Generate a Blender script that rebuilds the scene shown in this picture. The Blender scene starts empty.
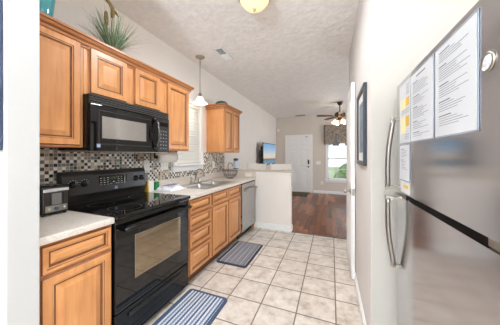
import bpy, bmesh, math, random
from mathutils import Vector, Matrix

# ------------------------------------------------------------------ camera, world, light, exposure
scene = bpy.context.scene
COL = scene.collection
PI = math.pi
R = math.radians
cam_d = bpy.data.cameras.new('camera')
cam = bpy.data.objects.new('camera', cam_d)
COL.objects.link(cam)
cam.location = (0, 0, 1.31)
cam.rotation_euler = (R(90), 0, R(21.4))
cam_d.sensor_width = 36
cam_d.lens = 36 * 208 / 500
cam_d.shift_y = -6.5 / 500
cam_d.clip_start = 0.02
scene.camera = cam

world = bpy.data.worlds.new('daylight')
scene.world = world
world.use_nodes = True
wb = world.node_tree.nodes['Background']
wb.inputs['Color'].default_value = (0.86, 0.94, 1.0, 1)
wb.inputs['Strength'].default_value = 1.1


def area_light(name, loc, rot, sx, sy, power, color=(1, 1, 1)):
    l = bpy.data.lights.new(name, 'AREA')
    l.shape = 'RECTANGLE'
    l.size, l.size_y = sx, sy
    l.energy = power
    l.color = color
    o = bpy.data.objects.new(name, l)
    o.location = loc
    o.rotation_euler = rot
    COL.objects.link(o)
    return o


# daylight by the back and living room windows, plus an added side fill
area_light('daylight_back_window', (-0.4, -7.02, 1.3), (R(90), 0, 0), 2.9, 2.1, 45, (0.70, 0.85, 1.0))
area_light('added_side_fill', (1.29, -2.6, 1.35), (R(90), 0, R(90)), 2.4, 1.7, 5, (0.70, 0.85, 1.0))  # added fill light for the cabinet fronts, no known window here
area_light('daylight_living_window', (2.62, 5.6, 1.3), (R(90), 0, R(90)), 1.9, 1.5, 42, (0.76, 0.88, 1.0))

vs = scene.view_settings
vs.view_transform = 'Standard'
vs.look = 'None'
vs.exposure = 0.40
vs.gamma = 1
vs.use_curve_mapping = False
scene.cycles.max_bounces = 10
scene.cycles.diffuse_bounces = 6
scene.cycles.glossy_bounces = 5
scene.cycles.sample_clamp_indirect = 6
scene.cycles.caustics_reflective = False
scene.cycles.caustics_refractive = False


# ------------------------------------------------------------------ helpers: materials
def lin(c):
    c = c / 255.0
    return c / 12.92 if c <= 0.04045 else ((c + 0.055) / 1.055) ** 2.4


def rgb(r, g, b):
    return (lin(r), lin(g), lin(b), 1)


class NT:
    def __init__(s, name):
        s.m = bpy.data.materials.new(name)
        s.m.use_nodes = True
        s.t = s.m.node_tree
        s.b = s.t.nodes['Principled BSDF']

    def n(s, typ, **kw):
        nd = s.t.nodes.new(typ)
        for k, v in kw.items():
            if k == 'ins':
                for i, val in v.items():
                    if hasattr(val, 'is_output') and val.is_output:
                        s.t.links.new(val, nd.inputs[i])
                    else:
                        nd.inputs[i].default_value = val
            else:
                setattr(nd, k, v)
        return nd

    def link(s, a, b):
        s.t.links.new(a, b)

    def coord(s, scale=(1, 1, 1), loc=(0, 0, 0)):
        tc = s.n('ShaderNodeTexCoord')
        mp = s.n('ShaderNodeMapping', ins={'Vector': tc.outputs['Object'], 'Scale': scale, 'Location': loc})
        return mp.outputs['Vector']

    def math(s, op, a, b=0.0):
        return s.n('ShaderNodeMath', operation=op, ins={0: a, 1: b}).outputs[0]

    def ramp(s, fac, stops, interp='LINEAR'):
        r = s.n('ShaderNodeValToRGB', ins={'Fac': fac})
        cr = r.color_ramp
        cr.interpolation = interp
        while len(cr.elements) > 1:
            cr.elements.remove(cr.elements[-1])
        cr.elements[0].position = stops[0][0]
        cr.elements[0].color = stops[0][1]
        for p, c in stops[1:]:
            e = cr.elements.new(p)
            e.color = c
        return r.outputs['Color']

    def noise(s, vec, scale, detail=3, rough=0.55):
        return s.n('ShaderNodeTexNoise', ins={'Vector': vec, 'Scale': scale, 'Detail': detail, 'Roughness': rough}).outputs['Fac']

    def mix(s, fac, a, b):
        m = s.n('ShaderNodeMix', data_type='RGBA')
        for i, v in ((0, fac), (6, a), (7, b)):
            if hasattr(v, 'is_output'):
                s.link(v, m.inputs[i])
            else:
                m.inputs[i].default_value = v
        return m.outputs[2]

    def bump(s, h, strength, dist=0.01):
        bp = s.n('ShaderNodeBump', ins={'Height': h, 'Strength': strength, 'Distance': dist})
        s.link(bp.outputs['Normal'], s.b.inputs['Normal'])


def mat(name, c, rough=0.5, metal=0.0, var=0.06, scale=12, bump=0.0, bscale=80, coat=0.0, spec=0.5, stretch=(1, 1, 1)):
    t = NT(name)
    v = t.coord(stretch)
    f = t.noise(v, scale)
    lo = tuple(max(0, x * (1 - var)) for x in c[:3]) + (1,)
    hi = tuple(min(1, x * (1 + var)) for x in c[:3]) + (1,)
    t.link(t.ramp(f, [(0.3, lo), (0.7, hi)]), t.b.inputs['Base Color'])
    t.b.inputs['Roughness'].default_value = rough
    t.b.inputs['Metallic'].default_value = metal
    t.b.inputs['Coat Weight'].default_value = coat
    t.b.inputs['Coat Roughness'].default_value = 0.03
    t.b.inputs['Specular IOR Level'].default_value = spec
    if bump:
        t.bump(t.noise(v, bscale, 4), bump, 0.004)
    return t.m


def emit(name, c, strength, base=(0.9, 0.88, 0.82, 1)):
    t = NT(name)
    t.b.inputs['Base Color'].default_value = base
    t.b.inputs['Emission Color'].default_value = c
    t.b.inputs['Emission Strength'].default_value = strength
    t.b.inputs['Roughness'].default_value = 0.3
    return t.m


M = {}
M['wall_dimmed'] = mat('wall_paint_dimmed', rgb(210, 205, 201), 0.85, var=0.015, scale=3, bump=0.06, bscale=160)  # same kitchen paint, darkened where the right wall gets too much light
M['wall'] = mat('wall_paint', rgb(238, 231, 224), 0.85, var=0.015, scale=3, bump=0.06, bscale=160)  # kitchen paint, lightened to make up for weak light on the left wall
M['wall_living'] = mat('living_wall_paint', rgb(214, 204, 193), 0.85, var=0.015, scale=3, bump=0.05, bscale=160)
M['wall_white'] = mat('white_wall_paint', rgb(198, 192, 184), 0.8, var=0.01, scale=3, bump=0.04, bscale=160)
M['wall_grey'] = mat('pale_grey_wall_paint', rgb(196, 195, 194), 0.8, var=0.01, scale=3, bump=0.04, bscale=160)
M['trim'] = mat('white_trim_paint', rgb(240, 240, 238), 0.4, var=0.01)
M['white_plastic'] = mat('white_plastic', rgb(238, 236, 230), 0.35, var=0.01)
M['grey_slot'] = mat('dark_slot', rgb(70, 68, 66), 0.6)

# ceiling: stomped plaster
t = NT('textured_ceiling_plaster')
v = t.coord()
n1 = t.noise(v, 14, 5, 0.65)
n2 = t.n('ShaderNodeTexVoronoi', ins={'Vector': v, 'Scale': 17.0}).outputs['Distance']
t.link(t.ramp(n1, [(0.3, rgb(232, 228, 225)), (0.7, rgb(246, 243, 240))]), t.b.inputs['Base Color'])
t.b.inputs['Roughness'].default_value = 0.9
t.bump(t.math('ADD', n1, t.math('MULTIPLY', n2, 0.5)), 0.40, 0.02)
M['ceiling'] = t.m

# floor tile
TX, TY = 0.308, 0.29


def tile_floor():
    t = NT('beige_floor_tile')
    tc = t.n('ShaderNodeTexCoord')
    sep = t.n('ShaderNodeSeparateXYZ', ins={0: tc.outputs['Object']})
    u = t.math('DIVIDE', t.math('SUBTRACT', sep.outputs[0], 0.033), TX)
    w = t.math('DIVIDE', t.math('SUBTRACT', sep.outputs[1], 2.045), TY)
    fu, fw = t.math('FRACT', u), t.math('FRACT', w)
    du = t.math('MINIMUM', fu, t.math('SUBTRACT', 1.0, fu))
    dw = t.math('MINIMUM', fw, t.math('SUBTRACT', 1.0, fw))
    d = t.math('MINIMUM', t.math('MULTIPLY', du, TX), t.math('MULTIPLY', dw, TY))
    inside = t.ramp(d, [(0.0034, (0, 0, 0, 1)), (0.0054, (1, 1, 1, 1))])
    comb = t.n('ShaderNodeCombineXYZ', ins={0: t.math('FLOOR', u), 1: t.math('FLOOR', w)})
    wn = t.n('ShaderNodeTexWhiteNoise', noise_dimensions='2D', ins={'Vector': comb.outputs[0]})
    shift = t.n('ShaderNodeVectorMath', operation='MULTIPLY_ADD',
                ins={0: wn.outputs['Color'], 1: (7, 7, 7), 2: tc.outputs['Object']})
    nz = t.noise(shift.outputs[0], 9, 6, 0.68)
    col = t.ramp(nz, [(0.32, rgb(178, 161, 144)), (0.47, rgb(211, 199, 187)), (0.66, rgb(230, 221, 212))])
    tint = t.ramp(wn.outputs['Value'], [(0, (0.93, 0.92, 0.91, 1)), (1, (1, 1, 1, 1))])
    mul = t.n('ShaderNodeMix', data_type='RGBA', blend_type='MULTIPLY')
    mul.inputs[0].default_value = 1
    t.link(col, mul.inputs[6])
    t.link(tint, mul.inputs[7])
    t.link(t.mix(inside, rgb(104, 88, 76), mul.outputs[2]), t.b.inputs['Base Color'])
    t.link(t.ramp(inside, [(0, (0.8, 0.8, 0.8, 1)), (1, (0.32, 0.32, 0.32, 1))]), t.b.inputs['Roughness'])
    t.bump(t.math('ADD', inside, t.math('MULTIPLY', nz, 0.25)), 0.35, 0.003)
    return t.m


M['floor_tile'] = tile_floor()


def hardwood():
    t = NT('dark_red_brown_hardwood')
    tc = t.n('ShaderNodeTexCoord')
    sep = t.n('ShaderNodeSeparateXYZ', ins={0: tc.outputs['Object']})
    u = t.math('DIVIDE', sep.outputs[0], 0.095)
    iu = t.math('FLOOR', u)
    fu = t.math('FRACT', u)
    off = t.n('ShaderNodeTexWhiteNoise', noise_dimensions='1D', ins={'W': iu}).outputs['Value']
    w = t.math('ADD', t.math('DIVIDE', sep.outputs[1], 0.9), t.math('MULTIPLY', off, 5))
    comb = t.n('ShaderNodeCombineXYZ', ins={0: iu, 1: t.math('FLOOR', w)})
    wn = t.n('ShaderNodeTexWhiteNoise', noise_dimensions='2D', ins={'Vector': comb.outputs[0]})
    mp = t.n('ShaderNodeMapping', ins={'Vector': tc.outputs['Object'], 'Scale': (22, 1.6, 1)})
    g = t.noise(mp.outputs[0], 3.0, 5, 0.6)
    f = t.math('ADD', t.math('MULTIPLY', wn.outputs['Value'], 0.5), t.math('MULTIPLY', g, 0.5))
    col = t.ramp(f, [(0.2, rgb(80, 44, 26)), (0.5, rgb(122, 70, 42)), (0.8, rgb(160, 100, 62))])
    e = t.math('MINIMUM', fu, t.math('SUBTRACT', 1.0, fu))
    gap = t.ramp(e, [(0.01, (0, 0, 0, 1)), (0.035, (1, 1, 1, 1))])
    t.link(t.mix(gap, rgb(60, 34, 24), col), t.b.inputs['Base Color'])
    t.b.inputs['Specular IOR Level'].default_value = 0.25
    t.b.inputs['Roughness'].default_value = 0.26
    t.bump(g, 0.12, 0.002)
    return t.m


M['hardwood'] = hardwood()


def mosaic():
    t = NT('glass_and_stone_mosaic')
    tc = t.n('ShaderNodeTexCoord')
    sep = t.n('ShaderNodeSeparateXYZ', ins={0: tc.outputs['Object']})
    P_ = 0.0262
    u = t.math('DIVIDE', sep.outputs[1], P_)
    w = t.math('DIVIDE', t.math('SUBTRACT', sep.outputs[2], 1.0165), P_)
    fu, fw = t.math('FRACT', u), t.math('FRACT', w)
    d = t.math('MINIMUM', t.math('MINIMUM', fu, t.math('SUBTRACT', 1.0, fu)),
               t.math('MINIMUM', fw, t.math('SUBTRACT', 1.0, fw)))
    inside = t.ramp(d, [(0.05, (0, 0, 0, 1)), (0.09, (1, 1, 1, 1))])
    comb = t.n('ShaderNodeCombineXYZ', ins={0: t.math('FLOOR', u), 1: t.math('FLOOR', w)})
    wn = t.n('ShaderNodeTexWhiteNoise', noise_dimensions='2D', ins={'Vector': comb.outputs[0]})
    par = t.math('MODULO', t.math('ABSOLUTE', t.math('ADD', t.math('FLOOR', u), t.math('FLOOR', w))), 2.0)
    val = t.math('ADD', t.math('MULTIPLY', wn.outputs['Value'], 0.66), t.math('MULTIPLY', par, 0.34))
    col = t.ramp(val, [(0, rgb(247, 244, 238)), (0.20, rgb(236, 228, 216)), (0.34, rgb(204, 188, 168)), (0.45, rgb(170, 150, 130)),
                       (0.53, rgb(120, 126, 126)), (0.60, rgb(76, 62, 54)), (0.74, rgb(40, 34, 32))], 'CONSTANT')
    t.link(t.mix(inside, rgb(214, 204, 190), col), t.b.inputs['Base Color'])
    t.link(t.ramp(inside, [(0, (0.8, 0.8, 0.8, 1)), (1, (0.3, 0.3, 0.3, 1))]), t.b.inputs['Roughness'])
    t.b.inputs['Specular IOR Level'].default_value = 0.3
    t.bump(inside, 0.3, 0.002)
    return t.m


M['mosaic'] = mosaic()


def wood(name, a, b, c, vertical=True):
    t = NT(name)
    v = t.coord((14, 14, 1.3) if vertical else (14, 1.3, 14))
    n1 = t.noise(v, 2.2, 6, 0.6)
    n2 = t.noise(t.coord((2, 2, 2)), 1.7, 2)
    f = t.math('ADD', t.math('MULTIPLY', n1, 0.65), t.math('MULTIPLY', n2, 0.35))
    t.link(t.ramp(f, [(0.28, a), (0.5, b), (0.72, c)]), t.b.inputs['Base Color'])
    t.b.inputs['Roughness'].default_value = 0.36
    t.b.inputs['Coat Weight'].default_value = 0.15
    t.b.inputs['Coat Roughness'].default_value = 0.2
    t.bump(n1, 0.05, 0.001)
    return t.m


M['wood'] = wood('honey_maple', rgb(184, 120, 68), rgb(206, 143, 88), rgb(220, 160, 104))
M['wood_h'] = wood('honey_maple_across', rgb(184, 120, 68), rgb(206, 143, 88), rgb(220, 160, 104), False)
M['wood_crown'] = wood('maple_moulding', rgb(166, 102, 58), rgb(186, 122, 74), rgb(200, 138, 88), False)
M['glaze'] = mat('dark_maple_glaze', rgb(122, 72, 38), 0.4, var=0.2, scale=30)
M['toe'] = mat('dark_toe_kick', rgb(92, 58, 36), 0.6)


def laminate():
    t = NT('speckled_beige_laminate')
    v = t.coord()
    n1 = t.noise(v, 160, 3, 0.7)
    n2 = t.noise(v, 45, 4, 0.6)
    a = t.ramp(n1, [(0.30, rgb(170, 152, 136)), (0.42, rgb(222, 213, 203)), (0.62, rgb(229, 221, 212)), (0.72, rgb(243, 238, 231))])
    b = t.ramp(n2, [(0.35, (0.9, 0.88, 0.86, 1)), (0.6, (1, 1, 1, 1))])
    mul = t.n('ShaderNodeMix', data_type='RGBA', blend_type='MULTIPLY')
    mul.inputs[0].default_value = 1
    t.link(a, mul.inputs[6])
    t.link(b, mul.inputs[7])
    t.link(mul.outputs[2], t.b.inputs['Base Color'])
    t.b.inputs['Roughness'].default_value = 0.35
    return t.m


M['laminate'] = laminate()
M['ledge'] = mat('beige_ledge_laminate', rgb(206, 190, 170), 0.4, var=0.04, scale=60)
M['black'] = mat('black_enamel', rgb(17, 16, 16), 0.14, var=0.05, spec=0.42)
M['black_glass'] = mat('black_glass', rgb(9, 8, 8), 0.035, var=0.02, spec=0.55)
M['black_matte'] = mat('black_plastic', rgb(30, 29, 29), 0.4, var=0.08)
M['charcoal'] = mat('dark_panel', rgb(46, 42, 40), 0.3, var=0.08)
M['oven_window'] = mat('mirrored_oven_glass', rgb(150, 134, 112), 0.06, 0.85, var=0.04)
M['micro_window'] = mat('screened_microwave_glass', rgb(186, 184, 180), 0.12, 1.0, var=0.04)
M['slat'] = mat('lightened_vent_slat', rgb(92, 88, 86), 0.3)  # black slats coloured lighter so their lips look lit
M['gloss'] = mat('glossy_black_handle', rgb(30, 29, 29), 0.08, spec=0.9, coat=0.6)
M['print'] = mat('pale_print', rgb(205, 205, 205), 0.5)
M['badge'] = mat('blue_grey_badge', rgb(140, 158, 186), 0.35)
M['lcd'] = emit('clock_display', (0.55, 0.75, 0.5, 1), 0.25, (0.05, 0.06, 0.05, 1))
M['chrome'] = mat('bright_chrome', rgb(222, 224, 228), 0.14, 1.0, var=0.03)
M['nickel'] = mat('brushed_nickel', rgb(176, 168, 156), 0.28, 1.0, var=0.05)
M['steel_sink'] = mat('satin_sink_steel', rgb(196, 194, 190), 0.3, 1.0, var=0.06, scale=30)


def steel(name, c, rough, stretch):
    t = NT(name)
    v = t.coord(stretch)
    n = t.noise(v, 6, 3)
    lo = tuple(x * 0.95 for x in c[:3]) + (1,)
    t.link(t.ramp(n, [(0.35, lo), (0.65, c)]), t.b.inputs['Base Color'])
    t.b.inputs['Metallic'].default_value = 1.0
    t.link(t.math('ADD', t.math('MULTIPLY', n, 0.08), rough - 0.04), t.b.inputs['Roughness'])
    return t.m


M['steel'] = steel('brushed_stainless', rgb(203, 201, 203), 0.14, (1, 2, 90))
M['steel_bar'] = steel('brushed_handle_steel', rgb(150, 145, 141), 0.32, (2, 2, 60))
M['steel_dw'] = steel('brushed_stainless_panel', rgb(180, 177, 175), 0.28, (1, 90, 2))
M['fridge_side'] = mat('grey_fridge_body', rgb(120, 118, 116), 0.5)
M['gasket'] = mat('black_gasket', rgb(26, 25, 25), 0.6)
M['paper'] = mat('white_paper', rgb(196, 197, 200), 0.5, var=0.012)
M['ink'] = mat('grey_ink', rgb(132, 136, 146), 0.6)
M['ink_dark'] = mat('dark_ink', rgb(70, 72, 82), 0.6)
M['yellow'] = mat('mustard_print', rgb(206, 166, 62), 0.55)
M['yellow_pale'] = mat('pale_mustard_print', rgb(233, 212, 158), 0.55)
M['sleeve'] = mat('clear_grey_sleeve', rgb(206, 208, 214), 0.2, var=0.02)
M['sleeve_edge'] = mat('blue_grey_sleeve_edge', rgb(150, 155, 166), 0.25)
M['teal'] = mat('teal_glaze', rgb(64, 160, 172), 0.12, var=0.12, coat=0.6)
M['green_dark'] = mat('dark_green_glaze', rgb(40, 82, 66), 0.2, var=0.2, coat=0.4)
M['grass'] = mat('grass_blade_green', rgb(92, 128, 82), 0.55, var=0.4, scale=25)
M['grass_pale'] = mat('pale_grass_blade', rgb(158, 172, 136), 0.6, var=0.25, scale=25)
M['grass_teal'] = mat('blue_green_grass_blade', rgb(72, 128, 104), 0.55, var=0.3, scale=25)
M['cattail'] = mat('olive_brown_bract', rgb(140, 112, 60), 0.8, var=0.25, scale=40, bump=0.3)
M['pot'] = mat('terracotta_pot', rgb(150, 100, 66), 0.7, var=0.15)
M['frame_dark'] = mat('blue_black_picture_frame', rgb(44, 49, 57), 0.35)
M['mat_board'] = mat('white_mat_board', rgb(232, 230, 226), 0.7)
M['art'] = mat('muted_blue_grey_artwork', rgb(120, 134, 146), 0.5, var=0.4, scale=9)
M['bronze'] = mat('dark_bronze', rgb(74, 56, 46), 0.35, 0.8, var=0.1)
M['blade'] = wood('fan_blade_wood', rgb(70, 48, 36), rgb(92, 64, 46), rgb(112, 80, 58), False)
M['wire'] = mat('black_wire', rgb(40, 38, 38), 0.4, 0.4)
M['glass_warm'] = emit('lit_frosted_glass', (1.0, 0.72, 0.40, 1), 0.75, (0.62, 0.46, 0.28, 1))
M['glass_fan'] = emit('lit_amber_glass', (1.0, 0.66, 0.34, 1), 1.9)
M['glass_pend'] = emit('lit_white_glass', (1.0, 0.93, 0.82, 1), 0.6)
M['bulb'] = emit('glowing_bulb', (1.0, 0.9, 0.72, 1), 6.0)
M['blind'] = mat('white_blind_slat', rgb(226, 224, 218), 0.5, var=0.01)
M['towel'] = mat('white_paper_towel', rgb(238, 235, 230), 0.9, var=0.02, bump=0.2)
M['card'] = mat('brown_cardboard', rgb(104, 80, 62), 0.8)
M['cloth_white'] = mat('white_cloth', rgb(236, 236, 240), 0.9, var=0.03, bump=0.2)
M['cloth_grey'] = mat('grey_print_cloth', rgb(160, 158, 176), 0.9, var=0.2, scale=40)
M['green_soap'] = mat('green_bottle', rgb(22, 128, 70), 0.3)
M['soap_blue'] = mat('pale_blue_grey_glaze', rgb(196, 208, 220), 0.3, var=0.08)
M['lid_blue'] = mat('slate_blue_glaze', rgb(78, 98, 124), 0.35)
M['chair_white'] = mat('white_painted_wood', rgb(240, 236, 228), 0.45, var=0.02)
M['doormat'] = mat('dark_green_doormat', rgb(72, 82, 62), 0.95, var=0.3, scale=60)
M['rug_edge'] = mat('navy_rug_binding', rgb(66, 79, 104), 0.9, var=0.12, scale=80, bump=0.3)
M['rug_edge_dark'] = mat('dark_navy_rug_binding', rgb(54, 58, 76), 0.9, var=0.12, scale=80, bump=0.3)
M['foliage'] = mat('leafy_green', rgb(120, 150, 98), 0.8, var=0.5, scale=7)
M['bark'] = mat('grey_bark', rgb(120, 106, 92), 0.9, var=0.2)
M['lawn'] = mat('lawn_green', rgb(150, 170, 120), 0.95, var=0.25, scale=6)
M['vent_dark'] = mat('dark_grille', rgb(120, 112, 104), 0.6)
M['drop_fabric'] = mat('grey_blue_drop_fabric', rgb(108, 112, 122), 0.85, var=0.2, scale=20)
M['cord'] = mat('navy_picture_frame', rgb(62, 70, 96), 0.8)

# glass pane
t = NT('window_glass')
t.t.nodes.remove(t.b)
tr = t.n('ShaderNodeBsdfTransparent')
gl = t.n('ShaderNodeBsdfGlossy', ins={'Roughness': 0.03})
mx = t.n('ShaderNodeMixShader', ins={0: 0.08})
t.link(tr.outputs[0], mx.inputs[1])
t.link(gl.outputs[0], mx.inputs[2])
t.link(mx.outputs[0], t.t.nodes['Material Output'].inputs['Surface'])
M['glass'] = t.m


def rug(name, cols, x0, width, nstripe, chain):
    """stripes run along Y; every other band is a woven chain"""
    t = NT(name)
    tc = t.n('ShaderNodeTexCoord')
    sep = t.n('ShaderNodeSeparateXYZ', ins={0: tc.outputs['Object']})
    u = t.math('MULTIPLY', t.math('DIVIDE', t.math('SUBTRACT', sep.outputs[0], x0), width), nstripe)
    fu = t.math('FRACT', u)
    comb = t.n('ShaderNodeCombineXYZ', ins={0: t.math('FLOOR', u)})
    wn = t.n('ShaderNodeTexWhiteNoise', noise_dimensions='1D', ins={'W': t.math('FLOOR', u)})
    k = len(cols)
    stripe = t.ramp(t.math('FRACT', t.math('DIVIDE', t.math('ADD', t.math('FLOOR', u), 0.5), k)),
                    [(i / k, c) for i, c in enumerate(cols)], 'CONSTANT')
    zig = t.math('ABSOLUTE', t.math('SUBTRACT', fu, 0.5))
    wv = t.math('SINE', t.math('ADD', t.math('MULTIPLY', sep.outputs[1], 300.0), t.math('MULTIPLY', zig, 9.0)))
    wv = t.ramp(wv, [(0.35, (0, 0, 0, 1)), (0.65, (1, 1, 1, 1))])
    fl = t.math('MODULO', t.math('FLOOR', u), 2.0)
    fac = t.math('MULTIPLY', t.math('MULTIPLY', wv, fl), chain)
    t.link(t.mix(fac, stripe, cols[0]), t.b.inputs['Base Color'])
    t.b.inputs['Roughness'].default_value = 0.95
    t.bump(t.noise(tc.outputs['Object'], 220, 3), 0.4, 0.003)
    return t.m


M['rug_a'] = rug('blue_chain_stripe_weave', [rgb(66, 84, 118), rgb(226, 226, 226), rgb(112, 128, 154), rgb(214, 216, 220)],
                 -1.265, 0.38, 22, 0.6)
M['rug_b'] = rug('grey_navy_stripe_weave', [rgb(54, 60, 80), rgb(206, 202, 200), rgb(84, 88, 106), rgb(166, 164, 166)],
                 -1.31, 0.36, 22, 0.3)

# valance fabric
t = NT('brown_floral_fabric')
v = t.coord()
f1 = t.noise(v, 14, 5, 0.65)
f2 = t.n('ShaderNodeTexVoronoi', ins={'Vector': v, 'Scale': 11.0}).outputs['Distance']
t.link(t.ramp(t.math('ADD', t.math('MULTIPLY', f1, 0.7), t.math('MULTIPLY', f2, 0.4)),
              [(0.32, rgb(84, 70, 60)), (0.46, rgb(128, 112, 98)), (0.56, rgb(164, 150, 134)), (0.66, rgb(112, 110, 108))]),
       t.b.inputs['Base Color'])
t.b.inputs['Roughness'].default_value = 0.9
M['valance'] = t.m

# television picture: blue sky, pale sunset, dark sea (screen gives its own light)
t = NT('lit_screen_seascape')
tc = t.n('ShaderNodeTexCoord')
sep = t.n('ShaderNodeSeparateXYZ', ins={0: tc.outputs['Object']})
nz = t.noise(t.coord((1, 3, 30)), 3, 3)
zz = t.math('ADD', t.math('DIVIDE', t.math('SUBTRACT', sep.outputs[2], -0.298), 0.596), t.math('MULTIPLY', t.math('SUBTRACT', nz, 0.5), 0.06))
colr = t.ramp(zz, [(0.0, rgb(70, 116, 150)), (0.12, rgb(110, 150, 172)), (0.22, rgb(60, 96, 124)), (0.27, rgb(80, 104, 120)),
                   (0.29, rgb(236, 206, 170)), (0.45, rgb(222, 214, 206)), (0.7, rgb(150, 192, 222)), (1.0, rgb(96, 160, 208))])
t.link(colr, t.b.inputs['Emission Color'])
t.b.inputs['Base Color'].default_value = (0.01, 0.01, 0.01, 1)
t.b.inputs['Emission Strength'].default_value = 0.62
t.b.inputs['Roughness'].default_value = 0.25
M['screen'] = t.m


# ------------------------------------------------------------------ helpers: shapes
class MB:
    def __init__(s):
        s.bm = bmesh.new()
        s.smooth = []

    def _merge(s, tmp, mi, smooth=False):
        me = bpy.data.meshes.new('tmp')
        for f in tmp.faces:
            f.material_index = mi
            f.smooth = smooth
        tmp.to_mesh(me)
        tmp.free()
        s.bm.from_mesh(me)
        bpy.data.meshes.remove(me)

    def box(s, x0, x1, y0, y1, z0, z1, bev=0.0, mi=0, seg=2, rot=None, pivot=None):
        t = bmesh.new()
        bmesh.ops.create_cube(t, size=1)
        for v in t.verts:
            v.co = Vector(((x0 + x1) / 2 + v.co.x * (x1 - x0), (y0 + y1) / 2 + v.co.y * (y1 - y0), (z0 + z1) / 2 + v.co.z * (z1 - z0)))
        if bev:
            bmesh.ops.bevel(t, geom=t.edges[:], offset=bev, segments=seg, profile=0.5, affect='EDGES')
        if rot is not None:
            pv = Vector(pivot) if pivot else Vector(((x0 + x1) / 2, (y0 + y1) / 2, (z0 + z1) / 2))
            bmesh.ops.transform(t, matrix=Matrix.Translation(pv) @ rot @ Matrix.Translation(-pv), verts=t.verts)
        s._merge(t, mi)
        return s

    def tube(s, pts, r, n=10, mi=0, caps=True, closed=False):
        """round tube through points; r number or list"""
        pts = [Vector(p) for p in pts]
        N = len(pts)
        rs = r if isinstance(r, (list, tuple)) else [r] * N
        t = bmesh.new()
        rings = []
        ref = None
        for i, p in enumerate(pts):
            if closed:
                d = (pts[(i + 1) % N] - pts[i - 1]).normalized()
            else:
                d = (pts[min(i + 1, N - 1)] - pts[max(i - 1, 0)]).normalized()
            if ref is None:
                ref = Vector((0, 0, 1)) if abs(d.z) < 0.9 else Vector((1, 0, 0))
            a = ref - d * ref.dot(d)
            if a.length < 1e-6:
                a = d.orthogonal()
            a.normalize()
            ref = a
            b = d.cross(a)
            rings.append([t.verts.new(p + (a * math.cos(2 * PI * k / n) + b * math.sin(2 * PI * k / n)) * rs[i]) for k in range(n)])
        for i in range(N if closed else N - 1):
            A, B = rings[i], rings[(i + 1) % N]
            for k in range(n):
                t.faces.new((A[k], A[(k + 1) % n], B[(k + 1) % n], B[k]))
        if caps and not closed:
            t.faces.new(rings[0][::-1])
            t.faces.new(rings[-1])
        bmesh.ops.recalc_face_normals(t, faces=t.faces)
        s._merge(t, mi, True)
        return s

    def lathe(s, prof, c=(0, 0, 0), axis='Z', n=28, mi=0, smooth=True):
        """profile [(r, h)] turned round an axis through c"""
        t = bmesh.new()
        rings = []
        for r, h in prof:
            ring = []
            for k in range(n):
                a = 2 * PI * k / n
                x, y = max(r, 1e-5) * math.cos(a), max(r, 1e-5) * math.sin(a)
                co = (x, y, h) if axis == 'Z' else ((h, x, y) if axis == 'X' else (y, h, x))
                ring.append(t.verts.new(Vector(c) + Vector(co)))
            rings.append(ring)
        for A, B in zip(rings, rings[1:]):
            for k in range(n):
                t.faces.new((A[k], A[(k + 1) % n], B[(k + 1) % n], B[k]))
        bmesh.ops.remove_doubles(t, verts=t.verts, dist=5e-5)
        bmesh.ops.recalc_face_normals(t, faces=t.faces)
        s._merge(t, mi, smooth)
        return s

    def prism(s, poly, ax, a0, a1, mi=0, bev=0.0):
        """2-D polygon extruded along axis ax; poly coords are the other two axes in xyz order"""
        t = bmesh.new()

        def co(p, a):
            return {'X': (a, p[0], p[1]), 'Y': (p[0], a, p[1]), 'Z': (p[0], p[1], a)}[ax]
        A = [t.verts.new(co(p, a0)) for p in poly]
        B = [t.verts.new(co(p, a1)) for p in poly]
        n = len(poly)
        t.faces.new(A)
        t.faces.new(B)
        for k in range(n):
            t.faces.new((A[k], A[(k + 1) % n], B[(k + 1) % n], B[k]))
        bmesh.ops.recalc_face_normals(t, faces=t.faces)
        if bev:
            bmesh.ops.bevel(t, geom=t.edges[:], offset=bev, segments=2, profile=0.5, affect='EDGES')
        s._merge(t, mi)
        return s

    def rings(s, loops, mis, close_first=True, close_last=True):
        """nested loops (lists of points, same count) lofted; mis = material per band (+ last for the end cap)"""
        t = bmesh.new()
        V = [[t.verts.new(p) for p in L] for L in loops]
        n = len(loops[0])
        fm = []
        for i, (A, B) in enumerate(zip(V, V[1:])):
            for k in range(n):
                f = t.faces.new((A[k], A[(k + 1) % n], B[(k + 1) % n], B[k]))
                f.material_index = mis[i]
        if close_first:
            t.faces.new(V[0][::-1]).material_index = 0
        if close_last:
            t.faces.new(V[-1]).material_index = mis[len(loops) - 1]
        bmesh.ops.recalc_face_normals(t, faces=t.faces)
        me = bpy.data.meshes.new('tmp')
        t.to_mesh(me)
        t.free()
        s.bm.from_mesh(me)
        bpy.data.meshes.remove(me)
        return s

    def panel(s, face, y0, y1, z0, z1, T=0.02, frame=0.055, sgn=1):
        """raised-panel front in the plane X = face (its front), facing +X (sgn 1) or -X; glaze is material 1"""
        f = min(frame, (z1 - z0) * 0.24, (y1 - y0) * 0.24)
        k = f / 0.055
        prof = [(0, -T), (0, -0.006), (0.005, 0), (f - 0.013, 0), (f - 0.010, -0.004), (f - 0.004, -0.004), (f, -0.011),
                (f + 0.007, -0.011), (f + 0.010 + 0.028 * k, -0.001), (f + 0.012 + 0.030 * k, -0.001)]
        mis = [0, 1, 0, 1, 0, 1, 1, 0, 0, 0]
        loops = []
        for i, d in prof:
            x = face + sgn * d
            loops.append([(x, y0 + i, z0 + i), (x, y1 - i, z0 + i), (x, y1 - i, z1 - i), (x, y0 + i, z1 - i)])
        return s.rings(loops, mis)

    def sphere(s, c, r, sub=2, scale=(1, 1, 1), mi=0):
        t = bmesh.new()
        bmesh.ops.create_icosphere(t, subdivisions=sub, radius=r)
        for v in t.verts:
            v.co = Vector((v.co.x * scale[0] + c[0], v.co.y * scale[1] + c[1], v.co.z * scale[2] + c[2]))
        s._merge(t, mi, True)
        return s


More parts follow.
